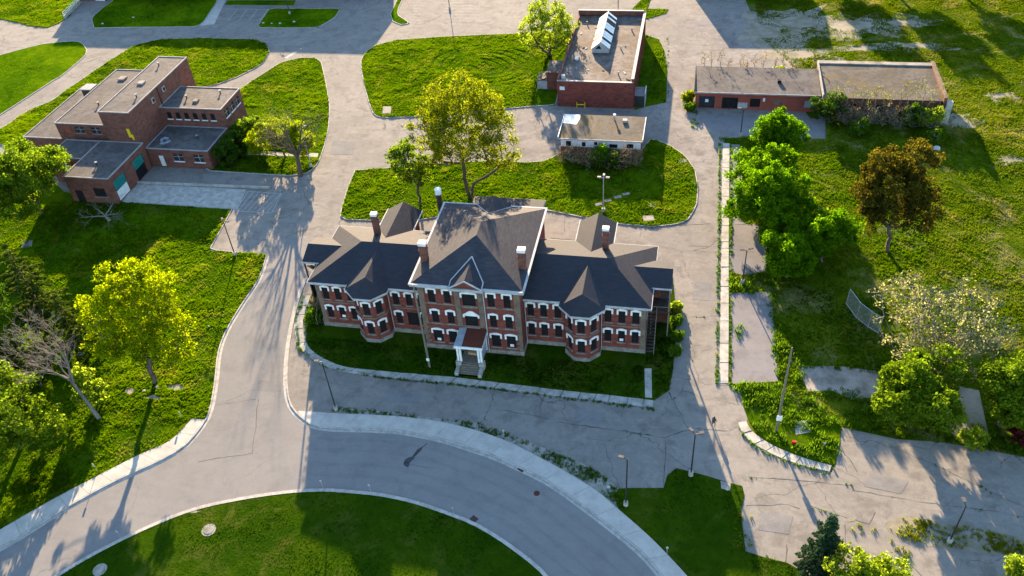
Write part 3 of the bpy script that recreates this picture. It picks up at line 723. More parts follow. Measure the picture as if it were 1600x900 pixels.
# wings
for s in (-1, 1):
    wx = [18.3, 20.15, 22.0, 11.5, 9.55, 7.75]
    wo = [(x, 5.4, 7.58, .92) for x in wx] + [(x, 1.82, 4.0, .92) for x in wx]
    if s < 0: wo[10] = (9.3, 1.6, 4.05, 1.9)
    mb = MB()
    if s > 0: facade(mb, (W0, WY0), (1, 0), W1 - W0, 0, WE, [(x - W0, b, t, w) for x, b, t, w in wo])
    else: facade(mb, (-W1, WY0), (1, 0), W1 - W0, 0, WE, [(W1 - x, b, t, w) for x, b, t, w in wo])
    ends = [(8, 5.4, 7.5, .95), (4.0, 5.4, 7.5, .95), (4.0, 1.8, 3.9, .95)]
    if s > 0: facade(mb, (W1, WY0), (0, 1), WY1 - WY0, 0, WE, ends)
    else: facade(mb, (-W1, WY1), (0, -1), WY1 - WY0, 0, WE, ends)
    mb.quad((s * W0, WY1, 0), (s * W1, WY1, 0), (s * W1, WY1, WE), (s * W0, WY1, WE))
    mb.build('wall', MT['brick'], VB)
    for i, (x, b, t, w) in enumerate(wo):
        if s < 0 and i == 10: window(VB, -x, WY0, b, w, t - b, style='none', sill=None); continue
        window(VB, s * x, WY0, b, w, t - b, notice=(i == 7))
    for c, b, t, w in ends:
        window(VB, s * W1, WY0 + (c if s > 0 else (WY1 - WY0) - c), b, w, t - b, nrm=(s, 0))
    # foundation, string course, cornice
    MB().box(min(s * W0, s * (W1 + .1)), max(s * W0, s * (W1 + .1)), WY0 - .14, WY1 + .1, 0, .85).build('foundation', MT['stone'], VB)
    MB().box(min(s * W0, s * (W1 + .06)), max(s * W0, s * (W1 + .06)), WY0 - .07, WY0 + .05, 4.72, 4.95).build('string_course', MT['sandstone'], VB)
    # corner pilaster at the outer end
    MB().box(min(s * 22.62, s * (W1 + .05)), max(s * 22.62, s * (W1 + .05)), WY0 - .06, WY0 + .1, .85, WE - .3).build('pilaster', MT['sandstone'], VB)
    # wing roof (hip)
    xo, xr, zr, ze = 24.0, 17.8, 11.32, 8.92
    y0, y1, yr = 1.91, 15.28, 8.89
    A, B, C, D = (s * 6.95, y0, ze), (s * xo, y0, ze), (s * xo, y1, ze), (s * 6.95, y1, ze); R1, R2 = (s * 6.95, yr, zr), (s * xr, yr, zr)
    mb = MB(); mb.quad(A, B, R2, R1).quad(B, C, R2).quad(C, D, R1, R2).quad(A, D, C, B)
    mb.build('roof', MT['shingle'], VB)
    xe = sorted((s * 6.96, s * (xo + .07)))
    ring_box(MB(), xe[0], xe[1], y0 - .07, y1 + .07, ze - .34, ze + .0, .72).build('cornice', MT['trim'], VB)
    # bay window
    bx = s * 15.0
    bp = [(bx - 2.3, WY0 + .1), (bx - 2.3, 1.35), (bx - .95, 0.0), (bx + .95, 0.0), (bx + 2.3, 1.35), (bx + 2.3, WY0 + .1)]
    mb = MB(); bw = []
    for i in range(5):
        a, b = bp[i], bp[i + 1]; L = math.hypot(b[0] - a[0], b[1] - a[1]); u = ((b[0] - a[0]) / L, (b[1] - a[1]) / L)
        op = [(L / 2, 5.3, 7.5, 1.0), (L / 2, 1.7, 3.9, 1.0)] if i in (1, 2, 3) else []
        facade(mb, a, u, L, 0, WE, op)
        for c, zb, zt, w in op: bw.append((a[0] + u[0] * c, a[1] + u[1] * c, zb, w, zt - zb, (u[1], -u[0])))
    mb.build('bay_wall', MT['brick'], VB)
    for x, y, z, w, h, n in bw: window(VB, x, y, z, w, h, n)
    grow = lambda d: [(bx - 2.3 - d, WY0 + .1), (bx - 2.3 - d, 1.35 - d * .41), (bx - .95 - d * .41, -d), (bx + .95 + d * .41, -d), (bx + 2.3 + d, 1.35 - d * .41), (bx + 2.3 + d, WY0 + .1)]
    MB().prism(grow(.14), 0, .8).build('bay_foundation', MT['stone'], VB)
    MB().prism(grow(.07), 4.62, 4.85).build('bay_string_course', MT['sandstone'], VB)
    E = [(x, y, ze + .03) for x, y in grow(.75)]
    MB().prism(grow(.8), ze - .3, ze + .025).build('bay_cornice', MT['trim'], VB)
    ap, rb = (bx, 1.75, 10.75), (bx, 8.0, 10.98)
    E[0] = (E[0][0], 2.2, ze + .03); E[5] = (E[5][0], 2.2, ze + .03)
    bl, br = (bx - 2.9, 3.2, ze + .35), (bx + 2.9, 3.2, ze + .35)
    mb = MB(); mb.quad(E[1], E[2], ap).quad(E[2], E[3], ap).quad(E[3], E[4], ap).quad(E[0], E[1], ap).quad(E[4], E[5], ap)
    mb.quad(E[0], ap, rb).quad(E[5], rb, ap)
    mb.build('bay_roof', MT['shingle'], VB)
    # rear ell with gable roof
    mb = MB(); facade(mb, (bx + 2.1, WY1), (0, 1), 5.2, 0, WE, [(2.5, 5.3, 7.4, .9)]); facade(mb, (bx - 2.1, 19.8), (0, -1), 5.2, 0, WE); 
    mb.quad((bx + 2.1, 19.8, 0), (bx - 2.1, 19.8, 0), (bx - 2.1, 19.8, WE), (bx, 19.8, 10.3), (bx + 2.1, 19.8, WE)); mb.build('ell_wall', MT['brick'], VB)
    window(VB, bx + 2.1, WY1 + 2.5, 5.3, .9, 2.1, (1, 0))
    l0, l1, r0, r1 = (bx - 2.7, 13.6, 8.9), (bx - 2.7, 20.3, 8.9), (bx + 2.7, 13.6, 8.9), (bx + 2.7, 20.3, 8.9); g0, g1 = (bx, 11.2, 10.52), (bx, 20.3, 10.52)
    mb = MB().quad(l1, l0, g0, g1).quad(r0, r1, g1, g0).quad(l0, l1, (bx - 2.7, 20.3, 8.75), (bx - 2.7, 13.6, 8.75))
    dn = lambda p: (p[0], p[1], p[2] - .16)
    mb.quad(dn(l0), dn(l1), dn(g1), dn(g0)).quad(dn(r1), dn(r0), dn(g0), dn(g1)).quad(l1, g1, dn(g1), dn(l1)).quad(g1, r1, dn(r1), dn(g1)).quad(r1, r0, dn(r0), dn(r1))
    mb.build('ell_roof', MT['shingle'], VB)
    MB().box(bx - 2.84, bx - 2.7, 15.4, 20.4, 8.72, 8.93).build('gutter', MT['trim'], VB); MB().box(bx + 2.7, bx + 2.84, 15.4, 20.4, 8.72, 8.93).build('gutter', MT['trim'], VB)
    # side porch with its own roof and outside stairs
    ex = s * 26.4; xi = s * 20.7
    rg0, rg1 = (s * 20.9, 9.1, 10.05), (ex, 9.1, 10.05); f0, f1 = (s * 23.6, 6.1, 9.0), (ex, 6.1, 9.0); b0, b1 = (s * 23.6, 11.9, 9.0), (ex, 11.9, 9.0)
    mb = MB().quad(f0, f1, rg1, rg0).quad(b1, b0, rg0, rg1).quad(f1, b1, rg1)
    mb.quad(dn(f0), dn(rg0), dn(rg1), dn(f1)).quad(dn(b1), dn(rg1), dn(rg0), dn(b0)).quad(f0, dn(f0), dn(f1), f1)
    mb.build('porch_roof', MT['shingle'], VB)
    xs = sorted((s * 23.75, ex + s * .05))
    MB().box(xs[0], xs[1], 6.0, 6.12, 8.78, 9.0).build('porch_fascia', MT['trim'], VB)
    for px_, py_ in ((26.2, 6.3), (26.2, 9.1), (26.2, 11.7), (23.9, 6.3)): MB().box(s * px_ - .09, s * px_ + .09, py_ - .09, py_ + .09, 0, 8.85).build('post', MT['wood_grey' if s > 0 else 'wood_dark'], VB)
    xs = sorted((s * 23.4, s * 26.3))
    for z in (4.6,): MB().box(xs[0], xs[1], 6.2, 11.8, z, z + .15).build('landing', MT['wood_dark'], VB)
    MB().box(xs[0], xs[1], 9.05, 9.15, 0, 8.8).build('porch_back_wall', MT['wood_dark'] if s < 0 else MT['brick_dark'], VB)
    for k in range(13): MB().box(s * 24.0 - .55, s * 24.0 + .55, 2.6 + k * .3, 2.95 + k * .3, .36 + k * .345, .44 + k * .345).build('stair_tread', MT['wood_dark'], VB)
    for k in range(10): MB().box(s * 25.5 - .5, s * 25.5 + .5, 6.3 + k * .26, 6.6 + k * .26, 8.0 - k * .34, 8.08 - k * .34).build('stair_tread', MT['wood_dark'], VB)
    for xx in (23.43, 24.6): MB().tube([(s * xx, 2.4, 1.3), (s * xx, 6.3, 5.6)], .05, 5).build('handrail', MT['wood_grey'], VB)
    for yy in (2.5, 4.4): 
        for xx in (23.43, 24.6): MB().box(s * xx - .05, s * xx + .05, yy - .05, yy + .05, 0, 1.4 + (yy - 2.4) * 1.1).build('stair_post', MT['wood_grey'], VB)
    MB().box(xs[0], xs[1], 6.14, 6.2, 5.55, 5.65).build('porch_rail', MT['wood_grey'], VB)
    MB().box(s * 26.3 - .04, s * 26.3 + .04, 6.3, 11.7, 5.55, 5.65).build('porch_rail', MT['wood_grey'], VB)
    MB().box(s * 26.28 - .03, s * 26.28 + .03, 6.35, 9.0, 1.0, 4.6).build('porch_screen', MT['wood_dark'], VB)
    # wing chimney
    ch = MB().box(s * 16.85 - .42, s * 16.85 + .42, 12.4, 13.1, 9.2, 13.2).box(s * 16.85 - .5, s * 16.85 + .5, 12.32, 13.18, 12.2, 12.5).build('chimney', MT['brick_dark'], VB)
    MB().box(s * 16.85 - .47, s * 16.85 + .47, 12.36, 13.14, 13.2, 13.6).build('cap', MT['white'], ch)
    ch = MB().box(s * 6.75 - .48, s * 6.75 + .48, 3.6, 4.4, 12.4, 15.4).box(s * 6.75 - .56, s * 6.75 + .56, 3.52, 4.48, 14.5, 14.8).build('chimney', MT['brick_dark'], VB)
    MB().box(s * 6.75 - .53, s * 6.75 + .53, 3.55, 4.45, 15.4, 15.85).build('cap', MT['white'], ch)
    # downspouts
    MB().tube([(s * 12.55 if s < 0 else 17.45, WY0 - .12, 8.6), (s * 12.55 if s < 0 else 17.45, WY0 - .12, .2)], .06, 6).build('downspout', MT['trim'], VB)
    MB().tube([(s * 7.05, WY0 - .3, 8.6), (s * 7.05, WY0 - .3, .2)], .06, 6).build('downspout', MT['trim'], VB)

# centre block trim
MB().box(-CX - .12, CX + .12, -.14, CY1 + .1, 0, .9).build('foundation', MT['stone'], VB)
for z in (4.78, 8.45): MB().box(-CX - .06, CX + .06, -.08, .05, z, z + .24).build('string_course', MT['sandstone'], VB)
for s in (-1, 1):
    MB().box(*sorted((s * (CX - .75), s * (CX + .06))), -.07, .1, 5.02, 8.45).build('pilaster', MT['sandstone'], VB)
    MB().box(*sorted((s * (CX - .75), s * (CX + .06))), -.07, .1, 8.69, 12.0).build('pilaster', MT['sandstone'], VB)
    q = MB()
    for k in range(9): q.box(*sorted((s * (CX - (.7 if k % 2 else .45)), s * (CX + .06))), -.075, .1, .92 + k * .43, .92 + k * .43 + .38)
    q.build('quoins', MT['sandstone'], VB)
    for z0_, z1_ in ((5.02, 8.45), (8.69, 11.9)):
        MB().box(*sorted((s * 1.25, s * 1.95)), -.1, .1, z0_, z1_).build('pilaster', MT['sandstone'], VB)
MB().tube([(2.1, -.16, 11.9), (2.1, -.16, .3)], .07, 6).build('downspout', MT['trim'], VB)
# centre roof
a, yf, yb, ze, zr = 7.61, -.7, 17.98, 12.39, 15.31
A, B, C, D = (-a, yf, ze), (a, yf, ze), (a, yb, ze), (-a, yb, ze); R1, R2 = (0, 6.98, zr), (0, 10.09, zr)
MB().quad(A, B, R1).quad(B, C, R2, R1).quad(C, D, R2).quad(D, A, R1, R2).quad(A, D, C, B).build('roof', MT['shingle_old'], VB)
ring_box(MB(), -a - .12, a + .12, yf - .12, yb + .12, ze - .42, ze - .005, .8).build('cornice', MT['trim'], VB)
ring_box(MB(), -a - .2, a + .2, yf - .2, yb + .2, ze - .12, ze + .06, .28).build('gutter', MT['trim'], VB)
# front gable (pediment)
gl, gr, gt, gb = (-1.95, -1.0, 12.45), (1.95, -1.0, 12.45), (0, -1.0, 13.75), (0, 4.1, 14.3)
gap_ = (0, -.95, 14.05)
MB().quad((-2.15, -1.05, 12.5), (0, -1.05, 13.75), (0, 3.6, 14.05), (-2.15, .2, 12.75)).quad((0, -1.05, 13.75), (2.15, -1.05, 12.5), (2.15, .2, 12.75), (0, 3.6, 14.05)).build('gable_roof', MT['shingle'], VB)
MB().quad((-1.95, -.9, 12.3), (1.95, -.9, 12.3), (0, -.9, 13.6)).build('pediment', MT['brick'], VB)
mb = MB()
for s in (-1, 1):
    mb.tube([(s * 2.25, -1.08, 12.44), (0, -1.08, 13.78)], .12, 5); mb.tube([(s * 2.2, -1.0, 12.5), (s * 2.2, .2, 12.72), (0, 3.75, 14.12)], .1, 5)
mb.build('gable_trim', MT['trim'], VB)
MB().box(-2.3, 2.3, -1.1, -.7, 12.0, 12.42).build('pediment_sill', MT['trim'], VB)
# rear gable, rear annex, vent stack
l1_, g1_, r1_ = (-2.4, 18.3, 12.5), (0, 18.3, 13.95), (2.4, 18.3, 12.5)
MB().quad((-2.4, 18.3, 12.5), (-2.4, 17.6, 12.5), (0, 13.9, 13.95), g1_).quad((2.4, 17.6, 12.5), (2.4, 18.3, 12.5), g1_, (0, 13.9, 13.95)).quad(r1_, l1_, g1_).build('rear_gable_roof', MT['shingle'], VB)
mb = MB().tube([(-2.5, 18.2, 12.5), (-2.5, 17.7, 12.52), (0, 13.8, 14.0), (2.5, 17.7, 12.52), (2.5, 18.2, 12.5)], .09, 5); mb.build('rear_gable_trim', MT['trim'], VB)
MB().box(-4.2, 6.2, 17.32, 23.3, 0, 9.7).build('annex_wall', MT['brick'], VB)
MB().quad((-4.5, 17.35, 10.5), (6.5, 17.35, 10.5), (6.5, 23.6, 9.9), (-4.5, 23.6, 9.9)).build('annex_roof', MT['shingle'], VB)
ring_box(MB(), -4.55, 6.55, 17.9, 23.65, 9.68, 9.89, .4).build('annex_cornice', MT['trim'], VB)
mb = MB().tube([(-9.2, 20.2, 0), (-9.2, 20.2, 12.4)], .42, 12); st = mb.build('vent_stack', MT['metal_dark'], VB)
MB().tube([(-9.2, 20.2, 12.4), (-9.2, 20.2, 13.3)], .5, 12).build('cap', MT['white'], st)
# front porch
PR = VB
MB().quad((-1.8, -3.5, 4.25), (.1, -3.5, 4.25), (-.05, -.1, 4.62), (-1.8, -.1, 4.62)).quad((-1.8, -3.5, 4.1), (-1.8, -.1, 4.45), (-.05, -.1, 4.45), (.1, -3.5, 4.1)).build('porch_tin_roof', MT['tin'], VB)
MB().quad((-.75, -3.5, 4.27), (2.05, -3.5, 4.27), (2.05, -.1, 4.64), (-.75, -.1, 4.64)).quad((-.5, -3.5, 4.12), (-.5, -.1, 4.47), (2.05, -.1, 4.47), (2.05, -3.5, 4.12)).build('porch_rust_roof', MT['rust'], VB)
MB().box(-1.85, 2.1, -3.56, -3.42, 3.92, 4.28).build('porch_fascia', MT['white'], VB); MB().box(-1.86, -1.74, -3.42, 0, 3.95, 4.2).build('porch_fascia', MT['white'], VB); MB().box(2.0, 2.12, -3.42, 0, 3.95, 4.2).build('porch_fascia', MT['white'], VB)
for x in (-1.5, 1.75):
    for dx in (0, .36 * (1 if x < 0 else -1)): MB().box(x + dx - .13, x + dx + .13, -3.3, -3.04, 1.2, 3.95).build('post', MT['white'], VB)
    MB().box(x - .12, x + .12, -.3, -.08, .9, 3.95).build('post', MT['white'], VB)
    MB().box(x - .36, x + .36, -3.55, -2.75, 0, 1.35).build('pedestal', MT['concrete_old'], VB)
    MB().prism([(x - .24, -5.0), (x + .24, -5.0), (x + .24, -3.55), (x - .24, -3.55)], 0, .75).build('stair_wall', MT['concrete_old'], VB)
MB().box(1.68, 1.8, -2.75, -.3, 1.3, 3.4).build('side_screen', MT['tin'], VB)
MB().box(-1.3, 1.55, -3.1, 0, 0, .9).build('porch_floor', MT['wood_grey'], VB)
for k in range(6): MB().box(-1.2, 1.45, -4.9 + k * .3, -4.9 + (k + 1) * .3 + .02, 0, .12 + k * .14).build('step', MT['wood_grey'], VB)
MB().prism([(-.6, -1.5), (.6, -1.6), (.9, -.6), (.1, -.3), (-.8, -.7)], .9, 1.25).build('plywood_scrap', MT['tan_board'], VB)

# ------------------------------------------------------------------ flat roofed brick building on the left
FB = thing('flat_roofed_building', 'stepped flat roofed brown brick building with green garage doors', 'building', (-76, 45, 0))
flat_block(FB, -80.2, -73.9, 41.1, 63.9, 0, 11.75, 'brick_dark', 'roof_flat', {})
flat_block(FB, -92.0, -80.2, 42.6, 65.0, 0, 8.0, 'brick_dark', 'roof_flat', {'s': [(4.9, 6.1, 7.4, 1.9), (8.4, 6.1, 7.4, 1.9), (2.1, 5.9, 7.4, 1.5)]})
for c in (4.9, 8.4): window(FB, -92 + c, 42.6, 6.1, 1.9, 1.3, style='frame', board='glass_dark')
window(FB, -92 + 2.1, 42.6, 5.9, 1.5, 1.5, style='none', board='brick_bright', sill=None, depth=.1)
flat_block(FB, -101.2, -92.0, 43.2, 64.2, 0, 4.2, 'brick_dark', 'roof_flat', {})
up = [(1.6 + k * 1.85, 5.6, 7.0, .95) for k in range(6)]; ue = [(1.9 + k * 2.3, 5.6, 7.2, 1.6) for k in range(3)]
flat_block(FB, -73.9, -60.9, 50.1, 58.6, 0, 8.0, 'brick_dark', 'roof_flat', {'s': up, 'e': ue})
for c, b, t, w in up: window(FB, -73.9 + c, 50.1, b, w, t - b, style='none', sill='white')
for c, b, t, w in ue: window(FB, -60.9, 50.1 + c, b, w, t - b, (1, 0), style='frame', board='glass_dark', sill='white')
lo = [(6.3, 1.5, 3.1, 2.0), (10.6, 1.5, 3.1, 2.0), (2.6, .1, 2.5, 1.1)]
flat_block(FB, -73.6, -60.75, 41.6, 50.1, 0, 4.0, 'brick_dark', 'roof_flat', {'s': lo})
for c, b, t, w in lo[:2]: window(FB, -73.6 + c, 41.6, b, w, t - b, style='frame', board='glass_dark', sill='white')
window(FB, -73.6 + 2.6, 41.6, .1, 1.1, 2.4, style='none', board='white', sill=None)
ge = [(2.7, .05, 4.2, 3.6), (9.2, .05, 4.2, 3.4)]; gs = [(6.2, 1.5, 3.3, 2.4), (1.8, .1, 2.6, 1.6)]
flat_block(FB, -82.3, -73.3, 28.8, 41.1, 0, 5.45, 'brick_dark', 'roof_flat', {'e': ge, 's': gs})
flat_block(FB, -89.6, -82.3, 34.8, 41.1, 0, 5.4, 'brick_dark', 'roof_flat', {})
window(FB, -82.3 + 6.2, 28.8, 1.5, 2.4, 1.8, style='none'); window(FB, -82.3 + 1.8, 28.8, .1, 1.6, 2.5, style='none', sill=None)
for i, (c, b, t, w) in enumerate(ge):
    d = MB().box(-73.6, -73.5, 28.8 + c - w / 2, 28.8 + c + w / 2, 2.0 if i == 0 else 2.2, t).build('garage_door', MT['green_door'], FB)
    for k in range(4): MB().box(-73.49, -73.44, 28.8 + c - w / 2, 28.8 + c + w / 2, (2.0 if i == 0 else 2.2) + .05 + k * .5, (2.0 if i == 0 else 2.2) + .45 + k * .5).build('panel', MT['green_door'], d)
    MB().box(-73.62, -73.52, 28.8 + c - w / 2, 28.8 + c + w / 2, b, 2.0 if i == 0 else 2.2).build('garage_door', MT['white' if i == 0 else 'black_board'], FB)
mb = MB().tube([(-82.9, 30.9, 3.0), (-82.9, 30.9, 7.2)], .42, 12); st = mb.build('flue', MT['metal_grey'], FB); MB().tube([(-82.9, 30.9, 7.2), (-82.9, 30.9, 7.5)], .5, 12).build('cap', MT['white'], st)
MB().box(-75.6, -75.0, 40.98, 41.09, 6.6, 8.4).box(-75.0, -74.7, 40.99, 41.09, 6.1, 7.2).build('yellow_graffiti', MT['yellow'], FB)
for y, z in ((53.2, 10.3), (49.0, 10.1)):
    v = MB().box(-73.89, -73.7, y - .45, y + .45, z - .5, z + .5).build('vent', MT['trim'], FB); MB().box(-73.7, -73.66, y - .3, y + .3, z - .35, z + .35).build('louvre', MT['black_board'], v)
MB().tube([(-73.75, 51.3, 11.7), (-73.75, 51.3, 8.0)], .09, 6).build('downspout', MT['metal_dark'], FB)
for k, (x, y) in enumerate([(-71, 43.5), (-70.2, 44.1), (-71.7, 44.6), (-71.2, 45.2)]): MB().obox((x, y), (math.cos(k), math.sin(k)), .5, .25, 3.99, 4.12 + .05 * k).build('roof_debris', MT['tin'], FB)
ac = thing('rooftop_air_unit', 'grey boxy air conditioning unit on the low left roof', 'air unit', (-95.5, 60.0, 4.2))
MB().box(-97.3, -93.9, 58.8, 61.2, 4.5, 6.3).build('casing', MT['metal_dark'], ac); MB().box(-97.5, -95.0, 58.7, 61.3, 6.3, 6.5).build('lid', MT['edge'], ac)
for x in (-97.0, -94.2):
    for y in (59.0, 61.0): MB().box(x - .1, x + .1, y - .1, y + .1, 4.2, 4.5).build('leg', MT['metal_dark'], ac)
MB().tube([(-93.2, 61.5, 4.2), (-93.2, 61.5, 6.2), (-92.7, 61.5, 6.5)], .3, 8).build('duct', MT['metal_dark'], ac); MB().tube([(-92.9, 63.0, 4.2), (-92.9, 63.0, 6.8)], .22, 8).build('duct', MT['metal_dark'], ac)

for x, y, z in ((-78, 60, 11.73), (-75.5, 47, 11.73), (-87, 50, 7.98), (-84, 60, 7.98), (-70, 54, 7.98), (-64, 56.5, 7.98), (-65, 46, 3.98), (-78, 33, 5.43), (-96, 50, 4.18)):
    v = MB().tube([(x, y, z), (x, y, z + .55)], .13, 8).build('roof_vent', MT['metal_dark'], FB); MB().tube([(x, y, z + .55), (x, y, z + .7)], .26, 8).build('cowl', MT['edge'], v)
for x, y, z, w in ((-77.6, 52.5, 11.73, .6), (-88.2, 61, 7.98, .7), (-67.5, 53.0, 7.98, .5)): MB().box(x - w, x + w, y - w, y + w, z, z + .3).build('roof_hatch', MT['dirty_concrete'], FB)

# ------------------------------------------------------------------ skylight building
SB = thing('skylight_building', 'low brick building with stained flat roof and broken white skylight', 'building', (8.4, 71, 0))
sx0, sx1, sy0, sy1, sh = .9, 15.9, 70.5, 103.0, 5.4
es = [(2.5 + k * 3.4, 1.2, 3.2, 1.3) for k in range(9)]
mb = MB(); facade(mb, (sx0, sy0), (1, 0), sx1 - sx0, 0, sh, [(1.0, 3.6, 4.4, 1.0)]); facade(mb, (sx1, sy0), (0, 1), sy1 - sy0, 0, sh, es); facade(mb, (sx1, sy1), (-1, 0), sx1 - sx0, 0, sh); facade(mb, (sx0, sy1), (0, -1), sy1 - sy0, 0, sh)
mb.build('wall', MT['brick'], SB)
window(SB, sx0 + 1.0, sy0, 3.6, 1.0, .8, style='none', board='white', sill=None, depth=.08)
for c, b, t, w in es: window(SB, sx1, sy0 + c, b, w, t - b, (1, 0), style='none')
MB().quad((sx0 + .3, sy0 + .3, sh - .15), (sx1 - .3, sy0 + .3, sh - .15), (sx1 - .3, sy1 - .3, sh - .15), (sx0 + .3, sy1 - .3, sh - .15)).build('roof', MT['roof_tar'], SB)
mb = MB().box(sx0, sx1, sy0, sy0 + .4, sh, sh + .15).box(sx1 - .4, sx1, sy0 + .4, sy1 - .4, sh, sh + .75).box(sx0, sx1, sy1 - .4, sy1, sh, sh + 1.0)
for k in range(11): mb.box(sx0, sx0 + .45, sy0 + .4 + k * 2.9, sy0 + .4 + (k + 1) * 2.9, sh - .02, sh + random.uniform(.15, .8))
mb.build('parapet', MT['brick_dark'], SB)
MB().box(sx1 - .5, sx1 + .08, sy0 + .4, sy1, sh + .75, sh + .88).box(sx0, sx1, sy0 - .06, sy0 + .42, sh + .15, sh + .25).box(sx0, sx1 - .5, sy1 - .46, sy1 + .06, sh + 1.0, sh + 1.12).build('coping', MT['edge'], SB)
MB().box(1.6, 2.3, 71.5, 72.3, sh - .15, sh + .75).build('roof_hatch', MT['trim'], SB); MB().box(3.1, 3.8, 80.3, 81.2, sh - .15, sh + .3).build('roof_debris', MT['white'], SB)
for k in range(9): MB().box(sx1, sx1 + .25, sy0 + .7 + k * 3.4, sy0 + 1.3 + k * 3.4, 0, sh + .5).build('buttress', MT['brick'], SB)
MB().box(-2.3, .88, 77.2, 82.4, 0, 3.9).build('annex', MT['brick_dark'], SB); MB().box(-2.4, .86, 77.1, 82.5, 3.9, 4.05).build('annex_roof', MT['roof_tar'], SB)
MB().prism([(-4.4, 77.4), (-2.32, 77.4), (-2.32, 80.5), (-4.4, 80.5)], 0, 1.9).build('lean_to', MT['trim'], SB); MB().quad((-4.6, 77.2, 1.95), (-2.3, 77.2, 2.8), (-2.3, 80.7, 2.8), (-4.6, 80.7, 1.95)).build('lean_to_roof', MT['roof_moss'], SB)
MB().box(15.95, 18.1, 71.4, 74.8, 0, 2.4).build('entrance_box', MT['metal_dark'], SB); MB().box(15.93, 18.2, 71.3, 74.9, 2.4, 2.55).build('entrance_roof', MT['asphalt_dark'], SB); MB().box(18.1, 18.22, 71.4, 74.8, 0, 2.9).build('entrance_side', MT['tin'], SB)
for x, y in ((4.0, 76.0), (12.6, 74.5), (13.5, 95.0), (3.4, 98.0), (12.0, 86.0)):
    v = MB().tube([(x, y, sh - .15), (x, y, sh + .5)], .14, 8).build('roof_vent', MT['edge'], SB)
for k in range(14):
    x, y = random.uniform(2, 15), random.uniform(72, 101); MB().obox((x, y), (math.cos(k), math.sin(k)), random.uniform(.15, .5), .12, sh - .14, sh - .05).build('roof_debris', MT['wood_dark' if k % 2 else 'edge'], SB)
SK = thing('skylight', 'white gabled skylight with missing panes on the stained roof', 'skylight', (7.9, 89, sh - .15))
kx0, kx1, ky0, ky1, kz = 6.2, 9.7, 84.0, 99.5, sh - .15
MB().box(kx0, kx1, ky0, ky1, kz, kz + .8).build('kerb', MT['metal_grey'], SK)
xm = (kx0 + kx1) / 2; gone = {(0, 3), (0, 5), (1, 2), (1, 6), (1, 10), (1, 11), (0, 9), (1, 13)}
for sd_ in (0, 1):
    xa = kx0 - .1 if sd_ == 0 else kx1 + .1
    MB().quad((xm, ky0 + .1, kz + 2.3), (xm, ky1 - .1, kz + 2.3), (xa, ky1 - .1, kz + .82), (xa, ky0 + .1, kz + .82)).build('backing', MT['black_board'], SK)
    for k in range(15):
        if (sd_, k) in gone: continue
        y0_ = ky0 + k * 1.033; y1_ = y0_ + .97; h_ = random.uniform(0, .03)
        MB().quad((xm, y0_, kz + 2.36 + h_), (xm, y1_, kz + 2.36), (xa + (.05 if sd_ else -.05), y1_, kz + .86), (xa + (.05 if sd_ else -.05), y0_, kz + .86 + h_)).build('pane', MT['white'], SK)
MB().box(xm - .1, xm + .1, ky0 - .05, ky1, kz + 2.34, kz + 2.46).build('ridge_cap', MT['trim'], SK)
MB().quad((kx0, ky0 - .01, kz + .8), (kx1, ky0 - .01, kz + .8), (xm, ky0 - .01, kz + 2.3)).build('gable', MT['metal_grey'], SK); MB().quad((kx0 + .6, ky0 - .03, kz + .85), (xm + .2, ky0 - .03, kz + .85), (xm - .2, ky0 - .03, kz + 1.7)).build('gable_hole', MT['black_board'], SK)
sr = thing('sawhorse', 'small yellow sawhorse frame before the skylight building wall', 'sawhorse', (*at(908, 169), 0)); c_ = at(908, 169)
for dx in (-.8, .8): MB().box(c_[0] + dx - .07, c_[0] + dx + .07, c_[1] - .07, c_[1] + .07, 0, 1.3).build('leg', MT['yellow'], sr)
MB().box(c_[0] - .73, c_[0] + .73, c_[1] - .06, c_[1] + .06, .7, .9).build('bar', MT['yellow'], sr)

# ------------------------------------------------------------------ white shed
WS = thing('white_shed', 'small shed with white upper wall and mossy flat roof behind bushes', 'building', (11.5, 52.6, 0))
wops = [(1.4, 1.7, 2.9, .95), (4.2, 1.8, 2.8, .7), (6.4, 2.2, 2.9, .6), (9.6, .3, 2.6, 1.5), (12.6, 1.8, 2.8, 1.2)]
mb = MB(); facade(mb, (4.3, 52.6), (1, 0), 14.5, 1.75, 3.6, [(c, max(b, 1.76), t, w) for c, b, t, w in wops]); mb.build('upper_wall', MT['white'], WS)
mb = MB(); facade(mb, (4.3, 52.6), (1, 0), 14.5, 0, 1.75); facade(mb, (18.8, 52.6), (0, 1), 7.5, 0, 3.6); facade(mb, (18.8, 60.1), (-1, 0), 14.5, 0, 3.6); facade(mb, (4.3, 60.1), (0, -1), 7.5, 0, 3.6); mb.build('wall', MT['brick_dark'], WS)
for c, b, t, w in wops: window(WS, 4.3 + c, 52.6, max(b, 1.76), w, t - max(b, 1.76), style='none', sill=None)
MB().quad((3.9, 52.2, 3.62), (19.1, 52.2, 3.62), (19.1, 60.5, 3.95), (3.9, 60.5, 3.95)).quad((3.9, 52.2, 3.5), (3.9, 60.5, 3.8), (19.1, 60.5, 3.8), (19.1, 52.2, 3.5)).build('roof', MT['roof_moss'], WS)
MB().box(3.85, 19.15, 52.1, 52.22, 3.42, 3.66).build('fascia', MT['trim'], WS); MB().box(3.8, 3.92, 52.2, 60.5, 3.5, 3.98).build('fascia', MT['white'], WS); MB().box(19.1, 19.2, 52.2, 60.5, 3.5, 3.96).build('fascia', MT['white'], WS)
MB().quad((4.0, 57.3, 3.86), (6.6, 57.0, 3.84), (7.0, 59.2, 3.93), (6.9, 60.4, 3.97), (4.0, 60.4, 3.97)).build('white_membrane', MT['white'], WS)
